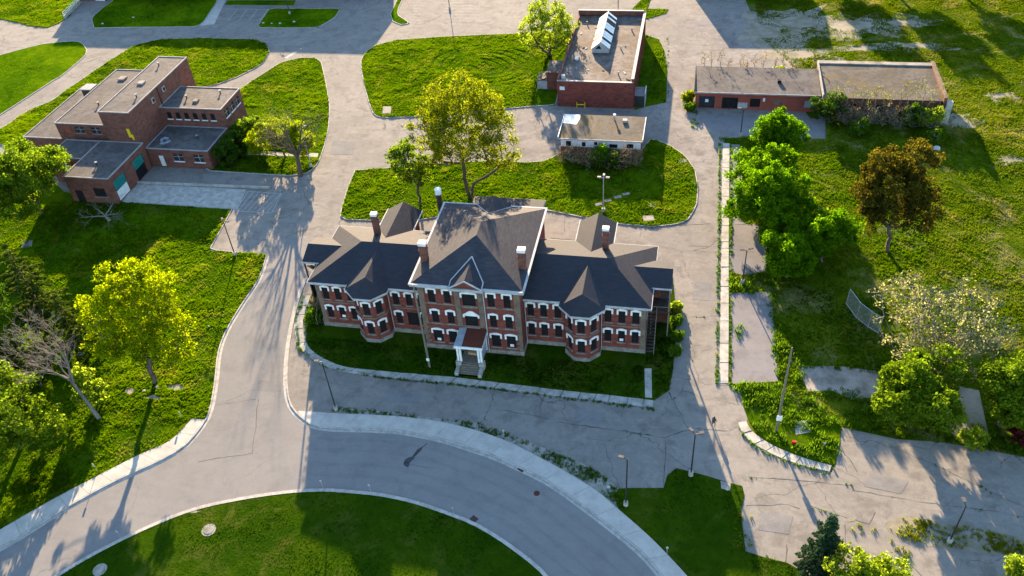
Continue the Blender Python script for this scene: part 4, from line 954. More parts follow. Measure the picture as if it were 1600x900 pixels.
v = MB().tube([(13.4, 59.3, 3.8), (13.4, 59.3, 4.7)], .14, 8).build('vent_pipe', MT['trim'], WS); MB().tube([(13.4, 59.3, 4.7), (13.4, 59.3, 4.95)], .28, 8).build('cowl', MT['white'], v)
MB().box(15.0, 15.8, 58.3, 59.0, 3.8, 4.3).build('roof_box', MT['trim'], WS)

# ------------------------------------------------------------------ red brick garages
RG = thing('red_garages', 'long low red brick garage range with sloping grey roof', 'building', (40, 71.8, 0))
ro = [(2.2, .1, 2.6, 3.0), (6.6, .1, 2.5, 3.0), (9.0, .2, 1.5, 2.0), (11.3, .6, 2.4, 1.9), (15.5, 1.2, 2.3, 1.6), (21.5, .8, 2.3, 2.2)]
mb = MB(); facade(mb, (27.9, 71.8), (1, 0), 25, 0, 3.7, ro); facade(mb, (27.9, 81.0), (0, -1), 9.2, 0, 3.7); mb.build('wall', MT['brick_bright'], RG)
for k, (c, b, t, w) in enumerate(ro): window(RG, 27.9 + c, 71.8, b, w, t - b, style='none', board=['glass_dark', 'black_board', 'trim', 'black_board', 'sandstone', 'tin'][k], sill=None)
MB().box(29.8, 30.4, 71.9, 71.96, 1.3, 1.9).build('notice', MT['white'], RG); MB().box(40.6, 41.0, 71.72, 71.79, 1.9, 2.6).build('meter_box', MT['white'], RG)
MB().quad((27.6, 71.3, 3.75), (51.0, 71.3, 3.75), (51.0, 81.3, 4.2), (27.6, 81.3, 4.2)).quad((27.6, 71.3, 3.55), (27.6, 81.3, 4.0), (51.0, 81.3, 4.0), (51.0, 71.3, 3.55)).build('roof', MT['roof_flat'], RG)
MB().box(27.5, 51.0, 71.15, 71.3, 3.5, 3.78).build('fascia', MT['edge'], RG)
MB().box(27.5, 27.62, 71.3, 81.3, 3.6, 4.2).build('fascia', MT['wood_dark'], RG); MB().box(43.2, 43.9, 75.4, 76.0, 3.9, 4.5).build('roof_vent', MT['black_board'], RG)
ro2 = [(3.0, 1.0, 2.6, 2.0), (8.5, 1.0, 2.6, 2.0), (14.0, 1.0, 2.6, 2.0)]
mb = MB(); facade(mb, (53.4, 70.6), (1, 0), 18.6, 0, 3.9, ro2); facade(mb, (72.0, 70.6), (0, 1), 13.4, 0, 3.9); facade(mb, (51.2, 84.0), (0, -1), 2.6, 0, 3.9); mb.build('wall', MT['brick_dark'], RG)
for c, b, t, w in ro2: window(RG, 53.4 + c, 70.6, b, w, t - b, style='none')
MB().quad((51.3, 70.0, 4.1), (72.1, 70.0, 4.1), (72.1, 82.9, 4.55), (51.3, 82.9, 4.55)).quad((51.3, 70.0, 3.95), (51.3, 82.9, 4.4), (72.1, 82.9, 4.4), (72.1, 70.0, 3.95)).build('roof', MT['roof_moss'], RG)
MB().box(51.1, 51.3, 69.9, 84.2, 4.0, 4.75).build('coping', MT['edge'], RG); MB().box(51.3, 72.1, 82.9, 84.1, 3.9, 4.75).build('parapet', MT['dirty_concrete'], RG)
MB().box(72.1, 72.6, 69.6, 84.2, 0, 4.9).build('parapet', MT['brick_dark'], RG); MB().box(72.02, 72.7, 69.5, 84.3, 4.9, 5.05).build('coping', MT['sandstone'], RG)
MB().box(72.6, 73.6, 69.0, 70.0, 0, 4.4).build('buttress', MT['concrete_old'], RG)

# ------------------------------------------------------------------ far buildings beyond the upper edge
FA = thing('far_brick_building', 'large brick building beyond the shaded far lawn, only its foot visible', 'building', (-98, 127, 0))
fo = [(4 + k * 5.0, 1.2, 3.2, 2.2) for k in range(16)] + [(4 + k * 5.0, 5.2, 7.2, 2.2) for k in range(16)]
flat_block(FA, -139.5, -57, 126.2, 146, 0, 9.0, 'brick_dark', 'roof_flat', {'s': fo})
for c, b, t, w in fo: window(FA, -139.5 + c, 126.2, b, w, t - b, style='frame', board='glass_dark', sill='white')
flat_block(FA, -139.5, -131.0, 119.6, 126.2, 0, 6.0, 'brick_dark', 'roof_flat', {'s': [(6.6, .05, 3.0, 3.0)]})
window(FA, -132.9, 119.6, .05, 3.0, 2.95, style='none', board='white', sill=None)
FC = thing('far_grey_building', 'pale flat roofed building beyond the cracked far paving', 'building', (35, 131, 0))
fo = [(3 + k * 4.0, 1.2, 3.0, 2.0) for k in range(5)] + [(3 + k * 4.0, 4.8, 6.6, 2.0) for k in range(5)]
flat_block(FC, 24.5, 46, 131, 150, 0, 8.3, 'concrete_old', 'roof_flat', {'s': fo})
for c, b, t, w in fo: window(FC, 24.5 + c, 131, b, w, t - b, style='frame', board='glass_dark')
RP = thing('loading_ramp', 'sunken concrete loading ramp wall with white railing at top left', 'ramp wall', (*at(112, 22), 0))
A_, B_ = at(102, 30), at(126, 5); L_ = math.hypot(B_[0] - A_[0], B_[1] - A_[1]); u_ = ((B_[0] - A_[0]) / L_, (B_[1] - A_[1]) / L_)
MB().obox(((A_[0] + B_[0]) / 2, (A_[1] + B_[1]) / 2), u_, L_ / 2, .2, 0, .9).build('wall', MT['concrete_old'], RP)
for z in (1.35, 1.8): MB().tube([(A_[0], A_[1], z), (B_[0], B_[1], z)], .06, 6).build('rail', MT['white'], RP)
for k in range(7): q = (A_[0] + u_[0] * L_ * k / 6, A_[1] + u_[1] * L_ * k / 6); MB().tube([(*q, .9), (*q, 1.8)], .05, 6).build('post', MT['white'], RP)

# ------------------------------------------------------------------ trees
LM = {
    'maple': leaf_mat('maple_leaf', (.02, .065, .001), (.058, .145, .002), (.125, .235, .005), .5),
    'maple2': leaf_mat('maple_leaf_light', (.03, .066, .003), (.078, .14, .006), (.155, .22, .013), .5),
    'yellow': leaf_mat('yellow_leaf', (.07, .105, .001), (.14, .19, .002), (.21, .265, .003), .55),
    'olive': leaf_mat('olive_leaf', (.045, .065, .003), (.105, .135, .004), (.19, .215, .008), .52),
    'lime': leaf_mat('lime_leaf', (.07, .12, .006), (.14, .21, .01), (.25, .31, .03), .55),
    'bronze': leaf_mat('bronze_leaf', (.02, .018, .004), (.05, .046, .006), (.115, .103, .012), .45),
    'pale': leaf_mat('pale_leaf', (.085, .095, .035), (.155, .165, .075), (.27, .265, .15), .45),
    'pine': leaf_mat('pine_needle', (.02, .045, .006), (.045, .075, .008), (.09, .115, .012), .35),
    'spruce': leaf_mat('spruce_needle', (.008, .025, .012), (.018, .045, .02), (.035, .065, .03), .2),
    'shrub': leaf_mat('shrub_leaf', (.012, .04, .004), (.03, .075, .007), (.065, .12, .012), .45),
    'weed': leaf_mat('weed_leaf', (.02, .06, .003), (.045, .105, .005), (.095, .165, .01), .5),
    'red': leaf_mat('red_leaf', (.03, .006, .008), (.07, .012, .016), (.12, .025, .025), .4),
    'drystem': leaf_mat('dry_stem', (.12, .085, .045), (.19, .14, .07), (.28, .215, .11), .3, 1.3),
}
def quads_mesh(name, V, mat):
    """V: (n,4,3) array of leaf corners"""
    n = len(V); me = bpy.data.meshes.new(name)
    me.vertices.add(n * 4); me.vertices.foreach_set('co', V.astype(np.float32).ravel())
    me.loops.add(n * 4); me.loops.foreach_set('vertex_index', np.arange(n * 4, dtype=np.int32))
    me.polygons.add(n); me.polygons.foreach_set('loop_start', np.arange(0, n * 4, 4, dtype=np.int32)); me.polygons.foreach_set('loop_total', np.full(n, 4, np.int32))
    me.materials.append(mat); me.update(calc_edges=True); return me
def leaves(C, R, per, size, rng, flat=.35, droop=0.0):
    """leaf quads round clump centres C (n,3), clump radii R"""
    n = len(C); k = per * n
    c = np.repeat(C, per, 0); r = np.repeat(R, per)
    d = rng.normal(size=(k, 3)); d /= np.linalg.norm(d, axis=1)[:, None]
    d[:, 2] = np.where(d[:, 2] < 0, d[:, 2] * .75, d[:, 2])
    p = c + d * (r * rng.random(k) ** .45)[:, None] * np.array([1, 1, .85])
    nr = d * .7 + rng.normal(size=(k, 3)) * .65 + np.array([0, 0, flat]); nr /= np.linalg.norm(nr, axis=1)[:, None]
    a = np.cross(nr, rng.normal(size=(k, 3))); a /= np.linalg.norm(a, axis=1)[:, None] + 1e-9; b = np.cross(nr, a)
    s = size * (.6 + .8 * rng.random(k)); a *= s[:, None]; b *= (s * .62)[:, None]
    if droop: p[:, 2] -= droop * rng.random(k) * r
    return np.stack([p - a, p + b * 1.0 - a * .1, p + a, p - b - a * .1], 1)
def skeleton(tips, base, split, rng, trunk_r, tip_r, lean=(0, 0), stems=1, wob=.12, sides=5, bend=.35, expo=.62, spread=.25):
    """branches grown from trunk nodes to the nearest tips; returns MB"""
    nodes = []; par = []
    for s in range(stems):
        off = np.array([rng.normal() * spread, rng.normal() * spread, 0]) if stems > 1 else np.zeros(3)
        m = 5
        for i in range(m + 1):
            t = i / m
            q = np.array([base[0] + lean[0] * t, base[1] + lean[1] * t, base[2] + split * t]) + off * (.6 + 3 * t) + rng.normal(size=3) * wob * np.array([1, 1, 0]) * (1 if 0 < i else 0)
            nodes.append(q); par.append(-1 if i == 0 else len(nodes) - 2)
    order = np.argsort(np.linalg.norm(tips - np.array([base[0] + lean[0], base[1] + lean[1], base[2] + split]), axis=1))
    for ti in order:
        T = tips[ti]; N = np.array(nodes)
        dv = T - N; dist = np.linalg.norm(dv, axis=1)
        cost = dist + np.maximum(0, -dv[:, 2] + .25 * dist) * 2.0
        ok = np.array([not (p == -1) for p in par]); cost[~ok] += 50
        j = int(np.argmin(cost)); L = dist[j]; prev = j
        steps = max(1, int(L / 1.3))
        for k in range(1, steps + 1):
            t = k / steps
            q = N[j] + dv[j] * t; q = q + np.array([0, 0, -bend * L * .35 * t * (1 - t) * 2]) + (rng.normal(size=3) * wob * .8 if k < steps else 0)
            nodes.append(q); par.append(prev); prev = len(nodes) - 1
    cnt = np.zeros(len(nodes))
    has = np.zeros(len(nodes), bool)
    for p in par:
        if p >= 0: has[p] = True
    cnt[~has] = 1
    for i in range(len(nodes) - 1, -1, -1):
        if par[i] >= 0: cnt[par[i]] += cnt[i]
    mx = cnt.max(); rad = tip_r + (trunk_r - tip_r) * (cnt / mx) ** expo
    mb = MB()
    for i, p in enumerate(par):
        if p < 0: continue
        r0 = rad[p] if (par[p] < 0 or rad[p] < rad[i] * 1.6) else rad[i] * 1.25
        mb.tube([tuple(nodes[p]), tuple(nodes[i])], [r0, rad[i]], sides if rad[i] > .05 else 3, cap=False)
    return mb
def crown_points(ells, n, rng, hollow=.5):
    """clump centres spread in a set of ellipsoids (dx,dy,z,rx,rz)"""
    vol = np.array([e[3] ** 2 * e[4] for e in ells]); vol = vol / vol.sum(); out = []
    for e, v in zip(ells, vol):
        m = max(3, int(round(n * v)))
        d = rng.normal(size=(m, 3)); d /= np.linalg.norm(d, axis=1)[:, None]
        r = hollow + (1 - hollow) * rng.random(m) ** .6
        out.append(np.array([e[0], e[1], e[2]]) + d * r[:, None] * np.array([e[3], e[3], e[4]]))
    return np.concatenate(out)
def tree(name, label, cat, xy, ells, n, per, size, leaf, bark='bark', split=3.0, trunk_r=.35, tip_r=.03, clump=1.2, lean=(0, 0), group=None, stems=1, seed=0, extra_tips=0, hollow=.5, droop=0, flat=.35, z0=.05, expo=.62, spread=.25):
    rng = np.random.default_rng(seed + 100)
    if per and n > 60: n, clump, size, per = int(n * 1.5), clump * .84, size * .68, int(per * 1.35)
    root = thing(name, label, cat, (xy[0], xy[1], z0), group)
    tips = crown_points(ells, n, rng, hollow); tips[:, 2] = np.maximum(tips[:, 2], .3)
    allt = np.concatenate([tips, crown_points([(e[0], e[1], e[2], e[3] * 1.05, e[4] * 1.05) for e in ells], extra_tips, rng, .6)]) if extra_tips else tips
    allt[:, 2] = np.maximum(allt[:, 2], .3)
    mb = skeleton(allt, (0, 0, 0), split, rng, trunk_r, tip_r, lean, stems, expo=expo, spread=spread)
    link(bpy.data.objects.new('trunk', mb.mesh('trunk', mat=MT[bark], smooth=True)), root)
    if per:
        R = clump * (.65 + .7 * rng.random(len(tips)))
        V = leaves(tips, R, per, size, rng, flat, droop)
        V[:, :, 2] = np.maximum(V[:, :, 2], .02)
        link(bpy.data.objects.new('crown', quads_mesh('crown', V, LM[leaf])), root)
    return root
def limb_tree(name, label, xy, height, trunk_h, trunk_r, spread, bark, seed, lean=(0, 0), depth=4, kids=4, up=.25):
    rng = np.random.default_rng(seed); root = thing(name, label, 'tree', (xy[0], xy[1], .05)); mb = MB()
    def limb(p, d, L, r, lev):
        m = 5; P = [p]; q = p.copy(); dd = d.copy()
        for i in range(m):
            dd = dd + rng.normal(size=3) * .07 + np.array([0, 0, up * .12]); dd /= np.linalg.norm(dd); q = q + dd * L / m; P.append(q.copy())
        R = [max(.012, r * (1 - .78 * i / m)) for i in range(m + 1)]
        mb.tube([tuple(k) for k in P], R, 6 if r > .06 else 3, cap=False)
        if lev == 0: return
        for k in range(kids + (1 if lev > 2 else 0)):
            t = rng.uniform(.3, 1.0); i = min(m, int(t * m + .5)); ax = rng.normal(size=3); side = np.cross(dd, ax); side /= np.linalg.norm(side) + 1e-9
            a = math.radians(rng.uniform(22, 52)); nd = dd * math.cos(a) + side * math.sin(a); limb(P[i], nd / np.linalg.norm(nd), L * rng.uniform(.5, .72), max(.014, R[i] * .62), lev - 1)
    top = np.array([lean[0], lean[1], trunk_h]); mb.tube([(0, 0, 0), tuple(top * .5 + np.array([.08, 0, 0])), tuple(top)], [trunk_r * 1.25, trunk_r, trunk_r * .85], 8, cap=False)
    L0 = (height - trunk_h) * .52
    for k in range(5):
        a = k * 1.257 + rng.normal() * .3; d = np.array([math.cos(a) * spread + lean[0] * .12, math.sin(a) * spread + lean[1] * .12, 1.0]); limb(top * rng.uniform(.85, 1.0), d / np.linalg.norm(d), L0 * rng.uniform(.8, 1.15), trunk_r * .6, depth - 1)
    link(bpy.data.objects.new('trunk', mb.mesh('trunk', mat=MT[bark], smooth=True)), root); return root
def lobes(r, rz, zc, k, seed, dx=0, dy=0):
    """uneven crown made of overlapping lobes"""
    g = np.random.default_rng(seed); out = [(dx, dy, zc, r * .62, rz * .7)]
    for i in range(k):
        a = 2 * math.pi * (i + g.random() * .7) / k; q = r * (.5 + .12 * g.random()); rr = r * (.36 + .16 * g.random())
        out.append((dx + q * math.cos(a), dy + q * math.sin(a), zc + rz * g.uniform(-.45, .5), rr, rr * rz / r * g.uniform(.8, 1.1)))
    out.append((dx + r * g.uniform(-.2, .2), dy + r * g.uniform(-.2, .2), zc + rz * .55, r * .45, rz * .42))
    return out

tree('maple_tree', 'leafy bright green maple at the far left beside the brick building', 'tree', (-86.0, 24.5), lobes(8.2, 6.6, 7.6, 7, 1), 190, 95, .3, 'maple2', split=3.2, trunk_r=.4, clump=1.35, seed=1)
tree('maple_tree', 'green tree cut by the bottom left edge of the view', 'tree', (-55.5, -25.0), lobes(7.6, 5.0, 6.8, 7, 2), 170, 95, .28, 'maple2', split=3.0, trunk_r=.35, clump=1.25, seed=2)
tree('maple_tree', 'dark leafy tree at the left edge behind the dead tree', 'tree', (-74, -9), lobes(7.0, 6.0, 7.0, 6, 31), 130, 80, .3, 'shrub', split=3.0, trunk_r=.35, clump=1.3, seed=31)
tree('yellow_tree', 'vivid yellow green spring tree alone on the left lawn', 'tree', (-43.4, -11.9), [(-.4, 2.2, 11.4, 6.0, 5.4), (-4.6, 3.2, 11.0, 3.8, 3.6), (4.4, .8, 9.2, 3.8, 3.2), (1.5, 4.2, 14.2, 4.2, 3.4), (-2.5, 4.5, 14.6, 3.6, 3.0), (6.3, -.6, 7.8, 2.6, 2.2), (-3.4, -.8, 8.0, 3.2, 2.4), (1.5, -1.0, 7.2, 3.0, 2.0)], 230, 62, .25, 'yellow', split=4.6, trunk_r=.34, clump=1.1, lean=(.3, .6), seed=3)
tree('oak_tree', 'big half leafed olive tree rising behind the centre roof', 'tree', (-9.4, 36.9), [(0, .8, 14.0, 7.4, 6.2), (-5.4, .5, 12.4, 4.2, 4.6), (5.6, 0, 12.0, 4.2, 4.6), (0, 1.0, 19.0, 5.6, 3.4), (-4.0, .8, 17.5, 4.0, 3.0), (4.0, .8, 17.0, 4.0, 3.0), (-6.6, 0, 8.6, 2.8, 2.6), (6.8, 0, 8.0, 2.8, 2.6), (0, -2.6, 15, 5, 5)], 300, 52, .24, 'olive', split=3.2, trunk_r=.36, clump=1.25, seed=4, stems=4, extra_tips=150, hollow=.45, expo=.72, spread=.28)
tree('small_tree', 'thin young tree left of the big olive tree', 'tree', (-17.6, 33.8), [(-1.6, 1.5, 8.2, 3.4, 3.6), (.8, 1.0, 6.6, 2.6, 2.6), (-2.8, 1.4, 6.4, 2.0, 2.0)], 70, 58, .24, 'maple2', split=4.0, trunk_r=.24, clump=.95, seed=5, hollow=.3)
tree('poplar_tree', 'airy lime green tree at the left wall of the skylight building', 'tree', (-3.9, 92.7), [(0, -1, 7.4, 5.4, 5.2), (-3.8, -1, 6.6, 3.2, 4.2), (3.0, -1, 7.2, 3.2, 4.4), (0, -1, 11.8, 3.6, 3.2), (-3.6, -1, 10.0, 2.4, 2.6)], 150, 44, .25, 'lime', split=2.0, trunk_r=.3, clump=1.05, seed=6, stems=3, extra_tips=70, hollow=.35)
mg = 'bright green maples on the right'
tree('maple_tree', 'rounded bright green maple nearest the red garages', 'tree', (42.5, 52.0), lobes(4.5, 4.3, 6.6, 6, 7), 120, 100, .28, 'maple', split=2.6, trunk_r=.28, clump=1.0, seed=7, group=mg)
tree('maple_tree', 'widest bright green maple overhanging the slab walk', 'tree', (40.2, 33.4), lobes(5.9, 5.6, 6.4, 7, 8) + [(-4.6, -1.6, 4.4, 2.4, 2.3), (-3.6, 6.5, 5.0, 2.6, 2.6), (-2.6, 12.5, 4.6, 2.6, 2.8), (2.0, -6.5, 3.8, 3.4, 3.2), (4.5, -2.0, 4.4, 3.0, 3.2), (1.0, 9.0, 6.2, 3.6, 3.4)], 310, 100, .28, 'maple', split=2.6, trunk_r=.33, clump=1.1, seed=8, group=mg)
tree('maple_tree', 'bright green maple nearest the bronze leaved tree', 'tree', (48.3, 25.6), lobes(4.2, 4.2, 5.0, 6, 9), 115, 100, .28, 'maple', split=2.2, trunk_r=.27, clump=1.0, seed=9, group=mg)
tree('maple_tree', 'lowest bright green maple shading the dark grass', 'tree', (43.0, 21.2), lobes(4.0, 3.7, 4.4, 6, 10), 105, 100, .28, 'maple', split=2.0, trunk_r=.25, clump=1.0, seed=10, group=mg)
tree('bronze_tree', 'bronze leaved tree standing alone in the right meadow', 'tree', (58.2, 29.2), [(-1.2, 1.2, 10.4, 5.2, 5.0), (-4.2, 0, 9.4, 3.0, 2.6), (2.6, 1.4, 8.6, 3.2, 3.6), (1.4, 3.5, 14.0, 3.8, 3.0), (-2.2, 3.0, 13.2, 3.6, 3.0), (3.2, -.4, 6.6, 2.4, 2.4), (-2.8, -.8, 6.8, 2.4, 2.0)], 210, 92, .25, 'bronze', split=4.4, trunk_r=.32, clump=1.05, seed=11, lean=(-.6, .2))
tree('blossom_tree', 'wide pale sparsely leafed tree beside the chain link fence', 'tree', (60.6, 5.2), lobes(8.6, 5.0, 7.8, 10, 12), 250, 14, .22, 'pale', split=2.4, trunk_r=.42, clump=1.15, seed=12, extra_tips=260, hollow=.35, bark='bark_grey', expo=.7)
tree('maple_tree', 'green maple above the lower right road', 'tree', (56.2, -5.6), lobes(5.1, 4.6, 5.2, 7, 13) + [(3.4, 3.4, 8.0, 1.8, 1.6)], 165, 95, .28, 'maple2', split=2.4, trunk_r=.3, clump=1.05, seed=13)
tree('maple_tree', 'green tree cut by the right edge of the view', 'tree', (66.8, -4.6), lobes(4.2, 5.8, 6.4, 6, 14), 140, 95, .27, 'maple2', split=2.6, trunk_r=.28, clump=1.05, seed=14)
tree('lime_tree', 'yellow green tree top rising at the bottom edge beside the dark spruce', 'tree', (48.2, -32.6), lobes(5.2, 3.6, 4.3, 7, 15), 140, 90, .24, 'lime', split=2.0, trunk_r=.25, clump=.95, seed=15)
tree('lime_tree', 'yellow green tree top in the bottom right corner', 'tree', (64.0, -28.6), lobes(2.9, 4.0, 4.2, 5, 16), 80, 90, .24, 'lime', split=1.8, trunk_r=.2, clump=.9, seed=16)
limb_tree('dead_tree', 'leaning grey dead tree among the pines on the left', (-47.8, -19.0), 17.0, 5.4, .24, .6, 'bark_grey', 17, (-3.2, 1.8), 5, 3, .1)
tree('sapling', 'small leafy sprouts at the foot of the leaning dead tree', 'sapling', (-49.6, -16.6), [(0, 0, 2.6, 1.9, 2.2), (-1.4, .8, 4.2, 1.4, 1.4)], 34, 60, .24, 'lime', split=1.0, trunk_r=.08, clump=.8, seed=18, hollow=.3)
limb_tree('fallen_tree', 'bleached fallen bare tree beside the brick garage', at(172, 346), 7.0, .9, .26, 2.6, 'bark_grey', 19, (-.8, .3), 4, 3, .0)
limb_tree('bare_tree', 'large leafless dark tree beside the left road', (-42.8, 41.0), 16.5, 4.2, .42, .62, 'bark', 20, (.3, .2), 4, 4, .35)
tree('yellow_bush', 'wide low yellow green tree behind the leafless tree', 'tree', (-48.0, 46.6), [(-3.6, 0, 4.2, 3.4, 2.8), (3.2, .4, 4.2, 3.2, 2.9), (0, 1.4, 5.0, 3.0, 2.6), (5.0, -1.0, 3.0, 2.0, 1.8), (-5.4, -.5, 3.2, 1.9, 1.8)], 120, 80, .24, 'yellow', split=1.6, trunk_r=.2, clump=1.0, seed=21, stems=2)
tree('bush', 'dark evergreen bush at the corner of the flat roofed building', 'bush', (-58.4, 43.6), [(0, 0, 2.4, 2.4, 2.3), (.6, 2.6, 2.8, 2.2, 2.6), (0, 5.2, 2.6, 2.2, 2.4)], 90, 80, .24, 'shrub', split=.8, trunk_r=.1, clump=.8, seed=22, stems=3)
tree('bush', 'light green bush beside the upper windows of the flat roofed building', 'bush', (-57.2, 51.2), [(0, 0, 3.0, 2.2, 2.8), (1.2, 1.8, 2.6, 1.9, 2.0)], 60, 75, .24, 'maple2', split=.8, trunk_r=.1, clump=.8, seed=23, stems=3)
# pines: layered drooping boughs
def conifer(name, label, xy, h, r, leaf, seed, layers=12, per=110, size=.2, z_low=.6, irregular=.25):
    rng = np.random.default_rng(seed); root = thing(name, label, 'tree', (xy[0], xy[1], .05))
    mb = MB().tube([(0, 0, 0), (0, 0, h * .5), (0, 0, h)], [h * .022, h * .014, .03], 7)
    C = []; R = []
    for i in range(layers):
        t = i / (layers - 1); z = z_low + (h - z_low) * t; rr = r * (1 - t) ** .8 * (1 + irregular * rng.normal()) + .15
        nb = max(3, int(9 * (1 - t) + 3)); a0 = rng.random() * 6.28
        for k in range(nb):
            a = a0 + k / nb * 6.28 + rng.normal() * .15; L = rr * rng.uniform(.65, 1.1)
            mb.tube([(0, 0, z), (L * .6 * math.cos(a), L * .6 * math.sin(a), z + .05 * L), (L * math.cos(a), L * math.sin(a), z - .18 * L)], [.05, .03, .015], 3, cap=False)
            for q in np.linspace(.3, 1, max(2, int(L / .55))):
                C.append((L * q * math.cos(a), L * q * math.sin(a), z - .18 * L * q * q + .05)); R.append(.28 + .22 * (1 - q) + .1)
    link(bpy.data.objects.new('trunk', mb.mesh('trunk', mat=MT['bark'], smooth=True)), root)
    C = np.array(C); R = np.array(R); V = leaves(C, R, max(6, int(per * 60 / len(C))), size, rng, .5, .3)
    V[:, :, 2] = (V[:, :, 2] - np.repeat(np.repeat(C[:, 2], len(V) // len(C))[:, None], 4, 1)) * .55 + np.repeat(np.repeat(C[:, 2], len(V) // len(C))[:, None], 4, 1)
    link(bpy.data.objects.new('crown', quads_mesh('crown', V, LM[leaf])), root); return root
conifer('spruce_tree', 'dark pointed spruce at the bottom edge right of centre', (44.0, -27.8), 9.2, 2.5, 'spruce', 40, 16, 190, .17)
conifer('pine_tree', 'tall ragged olive pine behind the dead tree', (-66.0, -3.0), 15.5, 4.8, 'pine', 41, 12, 230, .26, 2.0, .35)
conifer('pine_tree', 'shorter dark pine left of the dead tree', (-64.0, -14.0), 9.5, 4.2, 'pine', 42, 10, 200, .24, 1.0, .35)
conifer('pine_tree', 'ragged pine between the dead tree and the yellow tree', (-57.8, -7.0), 10.5, 3.4, 'pine', 43, 10, 150, .24, 1.5, .35)
# bushes before the white shed and the red garages
bsh = [((6.2, 50.2), 'brown leafless bush at the left end of the white shed', 1.9, 'drystem', 50), ((9.2, 49.6), 'tangled brown bush before the white shed windows', 1.7, 'drystem', 51), ((11.6, 50.6), 'small bright green bush in the middle of the white shed front', 1.6, 'maple', 52), ((13.4, 49.2), 'low dark bush right of the green bush at the white shed', 1.5, 'shrub', 53), ((15.6, 49.4), 'wide pale brown bush at the right end of the white shed', 2.2, 'drystem', 54), ((17.8, 50.4), 'narrow twiggy bush at the right corner of the white shed', 1.5, 'drystem', 55)]
for xy, lb, r, lf, sd_ in bsh:
    tree('bush', lb, 'bush', xy, [(0, 0, r * .9, r * 1.15, r * .95), (r * .5, .3, r * 1.2, r * .8, r * .8), (-r * .7, -.3, r * .8, r * .7, r * .6)], 60, 7 if lf == 'drystem' else 60, .12 if lf == 'drystem' else .18, lf, 'bark_twig', split=.5, trunk_r=.06, tip_r=.016, clump=.6, seed=sd_, stems=6, extra_tips=170, hollow=.2, group='bushes before the white shed')
rb = [((52.2, 68.6), 'large leafy green bush where the two garage roofs meet', 3.0, 'shrub', 60, 85), ((55.6, 68.0), 'twiggy bush right of the large leafy garage bush', 2.1, 'drystem', 61, 16), ((58.6, 67.6), 'grey twiggy bush under the left garage window', 2.2, 'drystem', 62, 14), ((61.6, 68.0), 'grey twiggy bush at the middle of the mossy garage', 2.3, 'drystem', 63, 12), ((64.6, 67.6), 'dense grey bush under the right garage window', 2.2, 'drystem', 64, 14), ((67.4, 68.0), 'mixed green bush near the right end of the garages', 2.2, 'weed', 65, 40), ((70.2, 67.8), 'yellow green bush at the right end of the garages', 2.1, 'lime', 66, 45), ((57.4, 64.2), 'single spiky shrub below the garage bushes', 1.5, 'weed', 67, 50), ((70.0, 62.2), 'small shrub growing over the white planter', 1.3, 'weed', 68, 45)]
for xy, lb, r, lf, sd_, per in rb:
    tree('bush', lb, 'bush', xy, [(0, 0, r * .9, r, r * .9), (r * .5, .3, r * 1.2, r * .6, r * .7), (-r * .6, 0, r, r * .6, r * .6)], 60, per // 2 if lf == 'drystem' else per, .16, lf, 'bark_grey', split=.5, trunk_r=.07, tip_r=.018, clump=.65, seed=sd_, stems=6, extra_tips=150, hollow=.2, group='bushes before the red garages')
ORD = ['first', 'second', 'third', 'fourth', 'fifth', 'sixth', 'seventh', 'eighth', 'ninth', 'tenth', 'eleventh', 'twelfth', 'thirteenth', 'fourteenth', 'fifteenth']
for k in range(15):
    x = 52.6 + k * 1.32 + random.uniform(-.4, .4); y = 69.2 + random.uniform(-.5, .3); h = random.uniform(6.5, 9.5)
    tree('sapling', ORD[k] + ' thin bare sapling from the left before the mossy garage roof', 'sapling', (x, y), [(random.uniform(-.5, .5), random.uniform(.2, 1.2), h * .7, .9, h * .3)], 20, 3, .11, 'olive', 'bark_twig', split=h * .55, trunk_r=.055, tip_r=.016, clump=.4, seed=200 + k, hollow=.2, lean=(random.uniform(-.3, .3), random.uniform(0, .5)), group='bare saplings before the mossy garage roof')
for k in range(13):
    x = 29 + k * 1.75 + random.uniform(-.6, .6); y = 83.4 + random.uniform(-.8, 1.5); h = random.uniform(5.0, 8.2)
    tree('sapling', ORD[k] + ' thin bare sapling from the left behind the red garages', 'sapling', (x, y), [(random.uniform(-.5, .5), 0, h * .7, .8, h * .3)], 18, 3, .13, 'drystem', 'bark_twig', split=h * .55, trunk_r=.055, tip_r=.016, clump=.4, seed=240 + k, hollow=.2, group='bare saplings behind the red garages')
